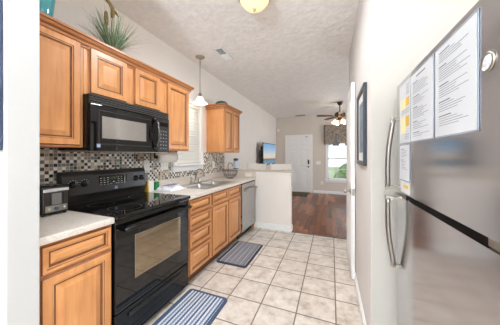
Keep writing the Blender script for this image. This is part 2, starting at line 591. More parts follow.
def wloc(o):
    v = Vector((0, 0, 0))
    while o is not None:
        v += o.location
        o = o.parent
    return v


def obj(name, mb, mats, parent=None, label=None, origin=None):
    """link an MB (built in world coordinates) as one mesh object"""
    me = bpy.data.meshes.new(name)
    org = wloc(parent) if parent is not None else Vector(origin or (0, 0, 0))
    if parent is not None and origin is not None:
        org = Vector(origin)
    bmesh.ops.translate(mb.bm, vec=-org, verts=mb.bm.verts)
    mb.bm.to_mesh(me)
    mb.bm.free()
    for m in (mats if isinstance(mats, (list, tuple)) else [mats]):
        me.materials.append(M[m] if isinstance(m, str) else m)
    o = bpy.data.objects.new(name, me)
    COL.objects.link(o)
    if parent is not None:
        o.parent = parent
        o.location = org - wloc(parent)
    else:
        o.location = org
    if label:
        o['label'] = label
    return o


def thing(name, label, cat, loc=(0, 0, 0), group=None):
    o = bpy.data.objects.new(name, None)
    o.empty_display_size = 0.05
    o.location = loc
    COL.objects.link(o)
    o['label'] = label
    o['category'] = cat
    if group:
        o['group'] = group
    return o


def tag(o, label, cat, group=None):
    o['label'] = label
    o['category'] = cat
    if group:
        o['group'] = group
    return o


def struct(name, mb, m, parent=None):
    o = obj(name, mb, m, parent)
    if parent is None:
        o['kind'] = 'structure'
    return o


def clone(root, loc, label=None):
    c = root.copy()
    COL.objects.link(c)
    c.location = loc
    if label:
        c['label'] = label
    for ch in list(root.children):
        p = ch.copy()
        COL.objects.link(p)
        p.parent = c
        for g in list(ch.children):
            q = g.copy()
            COL.objects.link(q)
            q.parent = p
    return c


WX = -1.957          # left wall
CZ = 2.74            # ceiling
RX = 0.235           # kitchen's right wall
FY = 7.70            # far wall
HY = 3.60            # half wall face

# ------------------------------------------------------------------ the setting
struct('floor', MB().box(-2.08, 1.3, -7.1, 3.60, -0.1, 0.0), 'floor_tile')
struct('floor_living', MB().box(-2.08, 2.75, 3.60, 7.83, -0.1, 0.0), 'hardwood')
struct('ceiling', MB().box(-2.08, 2.75, -7.1, 7.83, CZ, CZ + 0.1), 'ceiling')
# left wall with the sink window's opening
wy0, wy1, wz0, wz1 = 2.25, 2.81, 1.195, 2.09
m = MB()
m.box(-2.08, WX, -7.1, wy0, 0, CZ).box(-2.08, WX, wy1, 3.66, 0, CZ)
m.box(-2.08, WX, wy0, wy1, 0, wz0).box(-2.08, WX, wy0, wy1, wz1, CZ)
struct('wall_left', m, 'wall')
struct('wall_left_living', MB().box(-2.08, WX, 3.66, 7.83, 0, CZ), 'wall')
# far wall with window opening; the door stands on its face
fx0, fx1, fz0, fz1 = -0.135, 0.80, 0.50, 1.93
m = MB()
m.box(-2.08, fx0, FY, FY + 0.13, 0, CZ).box(fx1, 2.75, FY, FY + 0.13, 0, CZ)
m.box(fx0, fx1, FY, FY + 0.13, 0, fz0).box(fx0, fx1, FY, FY + 0.13, fz1, CZ)
struct('wall_far', m, 'wall_living')
# living room's right wall with a window opening out of view, and the wall behind the kitchen's
m = MB()
m.box(2.50, 2.62, 3.40, 4.6, 0, CZ).box(2.50, 2.62, 6.6, 7.70, 0, CZ)
m.box(2.50, 2.62, 4.6, 6.6, 0, 0.5).box(2.50, 2.62, 4.6, 6.6, 2.1, CZ)
struct('wall_right_living', m, 'wall_living')
struct('wall_near_living', MB().box(0.36, 2.62, 3.17, 3.29, 0, CZ), 'wall_living')
# kitchen right wall, alcove
struct('wall_right', MB().box(RX, 0.36, 1.522, 3.29, 0, CZ), 'wall_dimmed')
struct('wall_alcove', MB().box(RX + 0.002, 1.15, 1.520, 1.60, 0, CZ), 'wall_white')
m = MB()
m.box(1.15, 1.27, -1.4, 1.60, 0, CZ).box(1.15, 1.27, -7.1, -3.8, 0, CZ)
m.box(1.15, 1.27, -3.8, -1.4, 0, 0.5).box(1.15, 1.27, -3.8, -1.4, 2.2, CZ)  # opening added to let the side fill in
struct('wall_alcove_back', m, 'wall')
# short wall that ends the counter run on the left
struct('wall_near', MB().box(WX, -1.28, 0.442, 0.552, 0, CZ, bev=0.004), 'wall_grey')
# wall behind the camera with a wide patio opening
m = MB()
m.box(WX, -1.85, -7.1, -6.98, 0, CZ).box(1.05, 1.15, -7.1, -6.98, 0, CZ)
m.box(-1.85, 1.05, -7.1, -6.98, 2.35, CZ).box(-1.85, 1.05, -7.1, -6.98, 0, 0.2)
struct('wall_back', m, 'wall')
# half wall at the counter's end
struct('wall_half', MB().box(WX, -0.655, HY, HY + 0.115, 0, 1.020, bev=0.003), 'wall')
m = MB()
m.box(WX, -0.630, HY - 0.028, HY + 0.150, 1.022, 1.052, bev=0.005)
o = obj('half_wall_ledge', m, 'ledge')
tag(o, 'long beige laminate ledge capping the white half wall', 'ledge')
struct('trim_1', MB().box(-1.285, -0.645, HY - 0.014, HY, 0.992, 1.021, bev=0.003).box(-0.655, -0.645, HY, HY + 0.12, 0.992, 1.021, bev=0.003), 'trim')
# baseboards


def base_y(name, x, y0, y1, sgn, m_='trim'):
    a, b = (x, x + 0.014) if sgn > 0 else (x - 0.014, x)
    c, d = (x, x + 0.009) if sgn > 0 else (x - 0.009, x)
    return struct(name, MB().box(a, b, y0, y1, 0, 0.075, bev=0.002).box(c, d, y0, y1, 0.075, 0.10, bev=0.002), m_)


def base_x(name, y, x0, x1, sgn):
    a, b = (y, y + 0.014) if sgn > 0 else (y - 0.014, y)
    c, d = (y, y + 0.009) if sgn > 0 else (y - 0.009, y)
    return struct(name, MB().box(x0, x1, a, b, 0, 0.075, bev=0.002).box(x0, x1, c, d, 0.075, 0.10, bev=0.002), 'trim')


base_y('baseboard_right', RX, 1.53, 2.418, -1)
base_x('baseboard_half', HY, -1.27, -0.641, -1)
base_y('baseboard_half_end', -0.655, HY, HY + 0.13, 1)
base_x('baseboard_far', FY, -0.60, 2.49, -1)
base_y('baseboard_left', WX, 3.72, 7.69, 1)
# cased end of the kitchen's right wall
struct('trim_2', MB().box(0.214, 0.234, 3.215, 3.292, 0, 2.09, bev=0.003).box(0.214, 0.38, 3.291, 3.306, 0, 2.09, bev=0.003), 'trim')
struct('trim_3', MB().box(-0.655, 0.22, 3.585, 3.615, 0, 0.008, bev=0.003), M['blade'])

# ------------------------------------------------------------------ sink window: frame, sash, blind
m = MB()
cw = 0.07
m.box(WX, WX + 0.018, wy0 - cw, wy0, wz0 - 0.005, wz1 + cw, bev=0.003).box(WX, WX + 0.018, wy1, wy1 + cw, wz0 - 0.005, wz1 + cw, bev=0.003)
m.box(WX, WX + 0.018, wy0, wy1, wz1, wz1 + cw, bev=0.003)
win = struct('window_1', m, 'trim')
struct('window_sill', MB().box(WX - 0.06, WX + 0.045, wy0 - 0.10, wy1 + 0.085, wz0 - 0.024, wz0 - 0.004, bev=0.004)
       .box(WX, WX + 0.016, wy0 - 0.075, wy1 + 0.065, wz0 - 0.100, wz0 - 0.026, bev=0.003), 'trim', win)
m = MB()
for a, b, c, d in ((wy0, wy0 + .03, wz0, wz1), (wy1 - .03, wy1, wz0, wz1), (wy0, wy1, wz0, wz0 + .03), (wy0, wy1, wz1 - .03, wz1), (wy0, wy1, 1.62, 1.65)):
    m.box(WX - 0.10, WX - 0.075, a, b, c, d, bev=0.002)
struct('window_sash', m, 'trim', win)
struct('window_pane', MB().box(WX - 0.09, WX - 0.086, wy0 + 0.02, wy1 - 0.02, wz0 + 0.02, wz1 - 0.02), 'glass', win)
bl = thing('window_blind', 'white slatted blind, nearly closed, in the window over the sink', 'blind', (WX - 0.03, 2.53, wz0))
m = MB()
nsl = 21
for i in range(nsl):
    z = wz0 + 0.05 + i * (wz1 - wz0 - 0.12) / (nsl - 1)
    t = bmesh.new()
    rot = Matrix.Rotation(R(52), 4, 'Y')
    up, dn = [], []
    for k in range(7):
        f = k / 6 - 0.5
        for lst, dz in ((up, 0.0011), (dn, -0.0011)):
            p = rot @ Vector((f * 0.05, 0, 0.006 * (1 - 4 * f * f) + dz))
            lst.append(p)
    ringpts = up + dn[::-1]
    A = [t.verts.new((WX - 0.032 + p.x, wy0 + 0.008, z + p.z)) for p in ringpts]
    B = [t.verts.new((WX - 0.032 + p.x, wy1 - 0.008, z + p.z)) for p in ringpts]
    n_ = len(A)
    for k in range(n_):
        t.faces.new((A[k], A[(k + 1) % n_], B[(k + 1) % n_], B[k]))
    t.faces.new(A[::-1])
    t.faces.new(B)
    bmesh.ops.recalc_face_normals(t, faces=t.faces)
    m._merge(t, 0)
obj('slats', m, 'blind', bl)
obj('head_rail', MB().box(WX - 0.06, WX - 0.004, wy0 + 0.005, wy1 - 0.005, wz1 - 0.05, wz1 - 0.002, bev=0.003), 'blind', bl)
obj('bottom_rail', MB().box(WX - 0.05, WX - 0.01, wy0 + 0.008, wy1 - 0.008, wz0 + 0.012, wz0 + 0.030, bev=0.003), 'blind', bl)
for y in (wy0 + 0.1, wy1 - 0.1):
    obj('ladder_cord', MB().tube([(WX - 0.006, y, wz0 + 0.03), (WX - 0.006, y, wz1 - 0.04)], 0.0012, 6), 'blind', bl)

# ------------------------------------------------------------------ far window, valance, outside
m = MB()
for a, b, c, d in ((fx0 - .06, fx0, fz0 - .01, fz1 + .06), (fx1, fx1 + .06, fz0 - .01, fz1 + .06), (fx0, fx1, fz1, fz1 + .06)):
    m.box(a, b, FY - 0.018, FY, c, d, bev=0.003)
w2 = struct('window_2', m, 'trim')
struct('window_sill', MB().box(fx0 - .08, fx1 + .08, FY - 0.05, FY + 0.06, fz0 - 0.03, fz0 - 0.005, bev=0.004).box(fx0 - .05, fx1 + .05, FY - 0.016, FY, fz0 - 0.095, fz0 - 0.031, bev=0.003), 'trim', w2)
m = MB()
for a, b, c, d in ((fx0, fx0 + .045, fz0, fz1), (fx1 - .045, fx1, fz0, fz1), (fx0, fx1, fz0, fz0 + .05), (fx0, fx1, fz1 - .05, fz1), (fx0, fx1, 1.20, 1.245)):
    m.box(a, b, FY + 0.05, FY + 0.08, c, d, bev=0.002)
for x in (0.177, 0.488):
    m.box(x - 0.006, x + 0.006, FY + 0.058, FY + 0.072, fz0, fz1)
for z in (0.85, 1.58):
    m.box(fx0, fx1, FY + 0.058, FY + 0.072, z - 0.006, z + 0.006)
struct('window_sash', m, 'trim', w2)
struct('window_pane', MB().box(fx0 + 0.01, fx1 - 0.01, FY + 0.063, FY + 0.067, fz0 + 0.01, fz1 - 0.01), 'glass', w2)

va = thing('window_valance', 'brown floral box valance with blue grey drop over the far window', 'valance', (0.33, FY - 0.05, 1.72))
vx0, vx1 = -0.235, 0.90
m = MB()
N = 60
poly = []
pts = []
for i in range(N + 1):
    f = i / N
    x = vx0 + f * (vx1 - vx0)
    g = abs(((f * 2.4) % 1.0) - 0.5) * 2
    pts.append((x, 1.70 + 0.035 * math.sin(PI * ((f * 3) % 1.0))))
poly = pts + [(vx1, 2.36), (vx0, 2.36)]
m.prism(poly, 'Y', FY - 0.10, FY - 0.075)
m.box(vx0, vx0 + 0.02, FY - 0.10, FY - 0.002, 1.72, 2.36).box(vx1 - 0.02, vx1, FY - 0.10, FY - 0.002, 1.72, 2.36)
m.box(vx0, vx1, FY - 0.10, FY - 0.002, 2.34, 2.36)
obj('fabric_face', m, 'valance', va)
for cx in (0.135, 0.52):
    m = MB().prism([(cx - 0.025, 2.0), (cx + 0.025, 2.0), (cx + 0.04, 1.85), (cx + 0.10, 1.72), (cx + 0.10, 1.66), (cx - 0.10, 1.66), (cx - 0.10, 1.72), (cx - 0.04, 1.85)], 'Y', FY - 0.112, FY - 0.1005)
    obj('drop', m, 'drop_fabric', va, label='blue grey flared drop on the brown valance')

gy = FY + 0.2
struct('ground_outside', MB().box(-14, 16, gy, 34, -0.45, -0.35), 'lawn')
random.seed(4)
for i, (x, y, h, r, lab) in enumerate(((-1.6, 15.5, 5.2, 2.0, 'leafy green tree outside the far window, left of the panes'),
                                       (3.6, 21.5, 6.0, 2.4, 'leafy green tree outside the far window, behind the middle panes'),
                                       (0.7, 11.5, 1.2, 0.8, 'low round green bush close outside the far window'))):
    tr = thing('bush' if i == 2 else 'tree', lab, 'bush' if i == 2 else 'tree', (x, y, -0.35))
    m = MB()
    for k in range(16 if i < 2 else 7):
        a = random.random() * 2 * PI
        rr = r * 0.65 * math.sqrt(random.random())
        m.sphere((x + rr * math.cos(a), y + rr * math.sin(a), (h - r if i < 2 else 0.1) + random.uniform(-0.6, 0.7) * r), r * random.uniform(0.28, 0.5), 2)
    for v in m.bm.verts:
        v.co += Vector((random.uniform(-1, 1), random.uniform(-1, 1), random.uniform(-1, 1))) * 0.09 * r
    obj('foliage', m, 'foliage', tr)
    obj('trunk', MB().tube([(x, y, -0.35), (x + 0.05, y, h * 0.4), (x, y, h * 0.75)], [0.16 * r / 2, 0.11 * r / 2, 0.06 * r / 2]), 'bark', tr)

# ------------------------------------------------------------------ front door on the far wall
dx0, dx1, dz1 = -1.545, -0.705, 2.0
d1 = struct('door_1', MB().box(dx0, dx1, FY - 0.022, FY - 0.002, 0.02, dz1), 'trim')


def panels_y(mb, y, specs, sgn=-1):
    for a, b, c, d in specs:
        loops = []
        for i, dd in ((0, 0), (0.012, 0.010), (0.03, 0.010), (0.055, 0.001), (0.06, 0.001)):
            loops.append([(a + i, y + sgn * (0.0006 - dd * 0.6) if False else y - 0.006 + dd * 0.55, c + i), (b - i, y - 0.006 + dd * 0.55, c + i), (b - i, y - 0.006 + dd * 0.55, d - i), (a + i, y - 0.006 + dd * 0.55, d - i)])
        mb.rings(loops, [0] * 5, close_first=False)


m = MB()
mid = (dx0 + dx1) / 2
spec = []
for a, b in ((dx0 + 0.11, mid - 0.05), (mid + 0.05, dx1 - 0.11)):
    spec += [(a, b, 0.22, 0.78), (a, b, 0.90, 1.52), (a, b, 1.64, 1.88)]
panels_y(m, FY - 0.0235, spec)
struct('door_panels', m, 'trim', d1)
m = MB()
for a, b, c, d in ((dx0 - .07, dx0, 0, dz1 + .075), (dx1, dx1 + .07, 0, dz1 + .075), (dx0, dx1, dz1, dz1 + .075)):
    m.box(a, b, FY - 0.03, FY, c, d, bev=0.004)
struct('trim_4', m, 'trim')
hw = struct('door_lock', MB().lathe([(0, -0.0), (0.03, 0), (0.03, -0.02), (0, -0.022)], (dx1 - 0.06, FY - 0.023, 1.10), 'Y', 16)
            .lathe([(0, 0), (0.02, -0.005), (0.03, -0.03), (0.025, -0.055), (0, -0.06)], (dx1 - 0.06, FY - 0.03, 0.93), 'Y', 16)
            .box(dx1 - 0.085, dx1 - 0.035, FY - 0.045, FY - 0.0225, 1.02, 1.18, bev=0.006), 'black_matte', d1)
struct('door_closer', MB().box(-0.87, -0.79, FY - 0.05, FY - 0.03, 1.985, 2.005, bev=0.003), 'bronze', d1)
tag(obj('doormat', MB().box(-1.40, -0.74, 6.95, 7.45, 0.0005, 0.018, bev=0.006), 'doormat', origin=(-1.07, 7.2, 0)),
    'dark green doormat on the wood floor before the front door', 'doormat')

# ------------------------------------------------------------------ white panel door folded back on the right wall
DX0, DX1, DY0, DY1 = 0.194, 0.229, 2.425, 3.175
dl = struct('door_2', MB().box(DX0, DX1, DY0, DY1, 0.015, 2.085, bev=0.002), 'trim')


def arch_loop(x, y0, y1, z0, z1, rise, i):
    a, b, c, d = y0 + i, y1 - i, z0 + i, z1 - i
    L = [(x, a, c), (x, b, c)]
    for k in range(9):
        f = k / 8
        L.append((x, b - f * (b - a), d - rise + rise * math.sin(PI * f) if rise else d))
    return L


for y0, y1 in ((DY0 + 0.10, DY0 + 0.35), (DY0 + 0.42, DY1 - 0.09)):
    for z0, z1, rise in ((0.20, 0.88, 0), (1.00, 1.95, 0.07)):
        m = MB()
        loops = [arch_loop(DX0 + 0.0002 + dd, y0, y1, z0, z1, rise, i) for i, dd in ((0, 0.0), (0.006, -0.006), (0.020, -0.002), (0.045, -0.006))]
        m.rings(loops, [0] * 4, close_first=False)
        struct('door_panel', m, 'trim', dl)
kb = MB()
kb.lathe([(0, 0), (0.026, -0.001), (0.026, -0.008), (0.010, -0.010), (0.009, -0.03), (0.024, -0.04), (0.028, -0.055), (0.022, -0.068), (0, -0.072)], (DX0, DY0 + 0.065, 0.93), 'X', 20)
struct('door_knob', kb, 'nickel', dl)
struct('latch_plate', MB().box(DX0 + 0.006, DX1 - 0.006, DY0 - 0.0025, DY0, 0.895, 0.965), 'nickel', dl)
for z in (0.33, 1.04, 1.80):
    struct('door_hinge', MB().tube([(DX0 - 0.003, DY1 + 0.01, z - 0.045), (DX0 - 0.003, DY1 + 0.01, z + 0.045)], 0.008, 10).box(DX0 - 0.004, DX1, DY1 - 0.001, DY1 + 0.002, z - 0.045, z + 0.045), 'nickel', dl)

# ------------------------------------------------------------------ upper cabinets
UF = -1.610   # door face
UB = WX + 0.001


def upper_cab(label, y0, y1, z0, z1, doors, crown=False, group=None):
    t_ = thing('wall_cabinet', label, 'cabinet', (WX, (y0 + y1) / 2, z0), group)
    obj('cabinet_body', MB().box(UB, UF - 0.021, y0, y1, z0, z1, bev=0.002), 'wood', t_)
    for a, b in doors:
        obj('cabinet_door', MB().panel(UF, a, b, z0 + 0.012, z1 - 0.012), ['wood', 'glaze'], t_)
    return t_


UZ0, UZ1 = 1.370, 2.105
upper_cab('maple wall cabinet with one raised panel door left of the microwave', 0.556, 0.936, UZ0, UZ1, [(0.572, 0.912)])
upper_cab('low maple wall cabinet with two short doors directly above the microwave', 0.938, 1.700, 1.752, UZ1, [(0.972, 1.262), (1.335, 1.625)])
upper_cab('narrow maple wall cabinet right of the microwave, beside the sink window', 1.702, 2.098, UZ0, UZ1, [(1.728, 2.082)])
c2 = upper_cab('maple wall cabinet with two narrow doors beyond the sink window', 2.985, 3.595, UZ0, UZ1, [(3.005, 3.283), (3.299, 3.578)])


def crown_prof(x0, z0):
    return [(x0, z0), (x0 + 0.010, z0), (x0 + 0.011, z0 + 0.010), (x0 + 0.007, z0 + 0.012), (x0 + 0.007, z0 + 0.016), (x0 + 0.020, z0 + 0.020), (x0 + 0.024, z0 + 0.034),
            (x0 + 0.022, z0 + 0.037), (x0 + 0.022, z0 + 0.041), (x0 + 0.036, z0 + 0.046), (x0 + 0.046, z0 + 0.058), (x0 + 0.044, z0 + 0.061), (x0 + 0.044, z0 + 0.064),
            (x0 + 0.050, z0 + 0.066), (x0 + 0.050, z0 + 0.080), (x0, z0 + 0.080)]


def crown_sections(mb, y0, y1, z0, left, right):
    """mitred moulding along the front, with returns to the wall where asked"""
    base = crown_prof(0, z0)
    XF = UF - 0.021
    pts0 = []
    secs = []
    if left:
        secs.append([(UB, y0 - p[0], p[1]) for p in base])
    secs.append([(XF + p[0], (y0 - p[0]) if left else y0, p[1]) for p in base])
    secs.append([(XF + p[0], (y1 + p[0]) if right else y1, p[1]) for p in base])
    if right:
        secs.append([(UB, y1 + p[0], p[1]) for p in base])
    n = len(base)
    mb.rings(secs, [0] * len(secs), True, True)
    return mb


m = MB()
crown_sections(m, 0.556, 2.098, UZ1 - 0.030, False, True)
m.box(UB, UF - 0.022, 0.556, 2.097, UZ1 + 0.0005, UZ1 + 0.02)
tag(obj('crown_moulding', m, 'wood_crown', origin=(WX, 1.3, UZ1)), 'long maple crown moulding along the top of the three joined cabinets', 'moulding')
obj('crown', crown_sections(MB(), 2.985, 3.595, UZ1 - 0.030, True, True).box(UB, UF - 0.022, 2.986, 3.594, UZ1 + 0.0005, UZ1 + 0.02), 'wood_crown', c2)
for o_ in [x for x in COL.objects if x.name.startswith('crown')]:
    me = o_.data
    me.materials.append(M['glaze'])
    for p in me.polygons:
        h = p.center.z + wloc(o_).z - (UZ1 - 0.030)
        if len(p.vertices) == 4 and any(lo < h < hi for lo, hi in ((0.0105, 0.0175), (0.0345, 0.0425), (0.0585, 0.0655))):
            p.material_index = 1

# ------------------------------------------------------------------ base cabinets and counters
DF = -1.310   # door / drawer face
CF = -1.298   # counter front edge


def base_cab(label, y0, y1, drawers, doors, hollow=False):
    t_ = thing('base_cabinet', label, 'cabinet', (-1.63, (y0 + y1) / 2, 0))
    m = MB()
    if hollow:
        m.box(WX + 0.002, DF - 0.021, y0, y0 + 0.018, 0.10, 0.875).box(WX + 0.002, DF - 0.021, y1 - 0.018, y1, 0.10, 0.875)
        m.box(WX + 0.002, DF - 0.021, y0 + 0.018, y1 - 0.018, 0.10, 0.12).box(DF - 0.041, DF - 0.021, y0 + 0.018, y1 - 0.018, 0.12, 0.875)
        m.box(WX + 0.002, WX + 0.012, y0 + 0.018, y1 - 0.018, 0.12, 0.875)
    else:
        m.box(WX + 0.002, DF - 0.021, y0, y1, 0.10, 0.875, bev=0.002)
    obj('cabinet_body', m, 'wood', t_)
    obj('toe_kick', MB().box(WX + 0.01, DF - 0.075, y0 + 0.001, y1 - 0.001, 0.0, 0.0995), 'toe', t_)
    for a, b, c, d in drawers:
        obj('drawer_front', MB().panel(DF, a, b, c, d, frame=0.045), ['wood_h', 'glaze'], t_)
    for a, b, c, d in doors:
        obj('cabinet_door', MB().panel(DF, a, b, c, d), ['wood', 'glaze'], t_)
    return t_


base_cab('maple base cabinet with drawer over a door, left of the black range', 0.556, 0.930, [(0.570, 0.915, 0.722, 0.862)], [(0.570, 0.915, 0.118, 0.705)])
base_cab('narrow maple base cabinet with four stacked drawers right of the range', 1.690, 2.115,
         [(1.708, 2.098, 0.724, 0.866), (1.708, 2.098, 0.564, 0.706), (1.708, 2.098, 0.374, 0.546), (1.708, 2.098, 0.118, 0.356)], [])
base_cab('maple sink base cabinet with two doors under false drawer fronts', 2.117, 2.965,
         [(2.135, 2.532, 0.724, 0.866), (2.552, 2.948, 0.724, 0.866)], [(2.135, 2.532, 0.118, 0.705), (2.552, 2.948, 0.118, 0.705)], hollow=True)

c1 = thing('countertop', 'short beige laminate countertop under the toaster, left of the range', 'countertop', (-1.63, 0.74, 0.876))
m = MB()
m.box(WX + 0.0005, CF, 0.5525, 0.930, 0.8765, 0.914, bev=0.006, seg=3)
obj('worktop', m, 'laminate', c1)
obj('backsplash_lip', MB().box(WX + 0.0005, WX + 0.019, 0.5525, 0.930, 0.9145, 1.016, bev=0.003), 'laminate', c1)
sx0, sx1, sy0, sy1 = -1.845, -1.385, 2.13, 2.865
c3 = thing('countertop', 'long beige laminate countertop holding the sink, right of the range', 'countertop', (-1.63, 2.6, 0.876))
m = MB()
e0, e1 = 1.688, HY - 0.001
m.box(sx1, CF, e0, e1, 0.8765, 0.914, bev=0.006, seg=3)
m.box(WX + 0.0005, sx0, e0, e1, 0.8765, 0.914)
m.box(sx0, sx1 + 0.004, e0, sy0, 0.8765, 0.914).box(sx0, sx1 + 0.004, sy1, e1, 0.8765, 0.914)
obj('worktop', m, 'laminate', c3)
m = MB()
m.box(WX + 0.0005, WX + 0.019, e0, e1, 0.9145, 1.016, bev=0.003)
m.box(WX + 0.020, CF + 0.016, HY - 0.0195, e1, 0.9145, 1.0195, bev=0.002)
obj('backsplash_lip', m, 'laminate', c3)

# mosaic backsplash: pieces round the window, one continuous tiled surface
m = MB()
bx0, bx1 = WX + 0.0003, WX + 0.009
m.box(bx0, bx1, 0.5525, wy0 - 0.105, 1.0165, UZ0 - 0.001)
m.box(bx0, bx1, wy0 - 0.105, wy1 + 0.09, 1.0165, wz0 - 0.101)
m.box(bx0, bx1, wy1 + 0.09, HY - 0.0005, 1.0165, UZ0 - 0.001)
tag(obj('mosaic_backsplash', m, 'mosaic'), 'brown, white and grey square mosaic tile backsplash above the counters', 'backsplash')

# ------------------------------------------------------------------ range
rg = thing('kitchen_range', 'black electric range with glass cooktop and mirrored oven door', 'stove', (-1.62, 1.31, 0))
r0, r1 = 0.934, 1.684
RF = -1.305
obj('range_body', MB().box(WX + 0.03, RF - 0.035, r0, r1, 0.03, 0.895, bev=0.004).box(WX + 0.08, RF - 0.09, r0 + 0.03, r1 - 0.03, 0.0, 0.03), 'black', rg)
ct = obj('cooktop', MB().box(-1.90, RF + 0.022, r0 - 0.001, r1 + 0.001, 0.8955, 0.9225, bev=0.006, seg=3), 'black_glass', rg)
for x, y, r in ((-1.45, 1.12, 0.11), (-1.45, 1.50, 0.085), (-1.72, 1.12, 0.085), (-1.72, 1.50, 0.11)):
    m = MB().lathe([(r, 0.9226), (r + 0.002, 0.9230), (r + 0.004, 0.9226)], (x, y, 0), n=40)
    obj('burner_ring', m, 'charcoal', ct)
# backguard
m = MB()
m.prism([(-1.948, 0.90), (-1.90, 0.90), (-1.885, 0.96), (-1.865, 1.00), (-1.880, 1.15), (-1.893, 1.178), (-1.915, 1.186), (-1.948, 1.186)], 'Y', r0, r1, bev=0.004)
bg = obj('control_panel', m, 'charcoal', rg)


def on_bg(z, off=0.0):
    return -1.865 - (z - 1.00) / 0.15 * 0.015 + off


for y in (1.005, 1.085, 1.560, 1.630):
    z = 1.085
    x = on_bg(z)
    k = MB().lathe([(0.028, 0.0), (0.028, 0.004), (0.022, 0.006), (0.020, 0.024), (0.016, 0.027), (0, 0.027)], (x, y, z), 'X', 20)
    k.box(x + 0.022, x + 0.034, y - 0.005, y + 0.005, z - 0.02, z + 0.02, bev=0.002)
    kk = obj('knob', k, 'black_matte', bg)
    mk = MB()
    for j in range(9):
        a = R(-130 + j * 32.5) + PI / 2
        mk.box(x + 0.0005, x + 0.0015, y + 0.034 * math.cos(a) - 0.0025, y + 0.034 * math.cos(a) + 0.0025, z + 0.034 * math.sin(a) - 0.0025, z + 0.034 * math.sin(a) + 0.0025)
    mk.box(x + 0.034, x + 0.0345, y - 0.0015, y + 0.0015, z + 0.004, z + 0.018)
    mk.prism([(y - 0.010, z - 0.048), (y + 0.010, z - 0.048), (y, z - 0.060)], 'X', x + 0.002, x + 0.004)
    obj('dial_marks', mk, 'print', kk)
obj('display_panel', MB().box(-1.874, on_bg(1.075) + 0.001, 1.20, 1.46, 1.045, 1.135, bev=0.002), 'black_glass', bg)
obj('clock_display', MB().box(-1.874, on_bg(1.10) + 0.0035, 1.29, 1.36, 1.095, 1.122), 'lcd', bg)
m = MB()
random.seed(8)
for i in range(4):
    for j, y in enumerate((1.215, 1.245, 1.275, 1.375, 1.405)):
        z = 1.058 + i * 0.019
        m.box(on_bg(z) + 0.0015, on_bg(z) + 0.0055, y - 0.008, y + 0.006, z - 0.002, z + 0.002)
for i in range(3):
    m.box(on_bg(1.06) + 0.0015, on_bg(1.06) + 0.0055, 1.295 + i * 0.025, 1.312 + i * 0.025, 1.057 + 0.017 * (i % 2), 1.062 + 0.017 * (i % 2))
m.box(on_bg(1.09) + 0.0015, on_bg(1.09) + 0.005, 1.435, 1.440, 1.05, 1.13)
obj('button_print', m, 'print', bg)
obj('badge', MB().box(-1.868, on_bg(1.022) + 0.003, 1.335, 1.362, 1.008, 1.034, bev=0.001), 'badge', bg)
# oven door
m = MB()
m.box(RF - 0.034, RF, r0 + 0.004, r1 - 0.004, 0.272, 0.888, bev=0.006, seg=3)
od = obj('oven_door', m, 'black_glass', rg)
obj('oven_window', MB().box(RF - 0.002, RF + 0.0012, 1.085, 1.555, 0.445, 0.745, bev=0.0005), 'oven_window', od)
m = MB()
for a, b, c, d in ((1.081, 1.559, 0.745, 0.749), (1.081, 1.559, 0.441, 0.445), (1.081, 1.085, 0.445, 0.745), (1.555, 1.559, 0.445, 0.745)):
    m.box(RF, RF + 0.0015, a, b, c, d)
obj('window_border', m, 'nickel', od)
m = MB()
m.tube([(RF + 0.048, r0 + 0.035, 0.825)] + [(RF + 0.052, r0 + 0.035 + f * (r1 - r0 - 0.07), 0.825) for f in (0.1, 0.3, 0.5, 0.7, 0.9)] + [(RF + 0.048, r1 - 0.035, 0.825)], 0.0135, 12)
for y in (r0 + 0.05, r1 - 0.05):
    m.box(RF - 0.001, RF + 0.052, y - 0.014, y + 0.014, 0.812, 0.838, bev=0.005)
obj('oven_handle', m, 'black', od)
obj('door_vent', MB().box(RF - 0.001, RF + 0.0015, r0 + 0.08, r1 - 0.08, 0.862, 0.870), 'gasket', od)
dr = obj('storage_drawer', MB().box(RF - 0.034, RF - 0.002, r0 + 0.004, r1 - 0.004, 0.048, 0.262, bev=0.006, seg=3), 'black', rg)
m = MB()
m.box(RF - 0.003, RF + 0.010, r0 + 0.10, r1 - 0.10, 0.200, 0.226, bev=0.004)
obj('drawer_pull', m, 'black_matte', dr)

# ------------------------------------------------------------------ microwave
mw = thing('microwave', 'black over the range microwave hung under the short cabinets', 'microwave', (-1.75, 1.32, 1.346))
m0, m1, MF = 0.940, 1.698, -1.560
mz0, mz1 = 1.346, 1.749
obj('microwave_body', MB().box(WX + 0.011, MF - 0.028, m0, m1, mz0 + 0.006, mz1, bev=0.004), 'black', mw)
obj('underside', MB().box(WX + 0.03, MF - 0.03, m0 + 0.01, m1 - 0.01, mz0 - 0.004, mz0 + 0.0055), 'nickel', mw)
obj('microwave_front', MB().box(MF - 0.028, MF - 0.004, 1.545, m1, mz0, 1.682, bev=0.003), 'black_matte', mw)
gr = obj('vent_grille', MB().box(MF - 0.028, MF - 0.014, m0, m1, 1.684, mz1, bev=0.002), 'gasket', mw)
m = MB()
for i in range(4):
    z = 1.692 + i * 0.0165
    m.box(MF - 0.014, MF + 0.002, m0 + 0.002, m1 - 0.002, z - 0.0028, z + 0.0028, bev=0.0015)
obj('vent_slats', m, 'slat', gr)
md = obj('microwave_door', MB().box(MF - 0.028, MF, m0, 1.542, mz0, 1.682, bev=0.005, seg=3), 'black_glass', mw)
obj('door_window', MB().box(MF - 0.002, MF + 0.0012, 1.020, 1.408, 1.440, 1.602, bev=0.0005), 'micro_window', md)
m = MB()
for a, b, c, d in ((0.995, 1.465, 1.638, 1.646), (0.995, 1.465, 1.394, 1.402), (0.995, 1.003, 1.40, 1.64), (1.457, 1.465, 1.40, 1.64)):
    m.box(MF - 0.001, MF + 0.002, a, b, c, d, bev=0.0008)
obj('door_bezel', m, 'charcoal', md)
m = MB()
hp = []
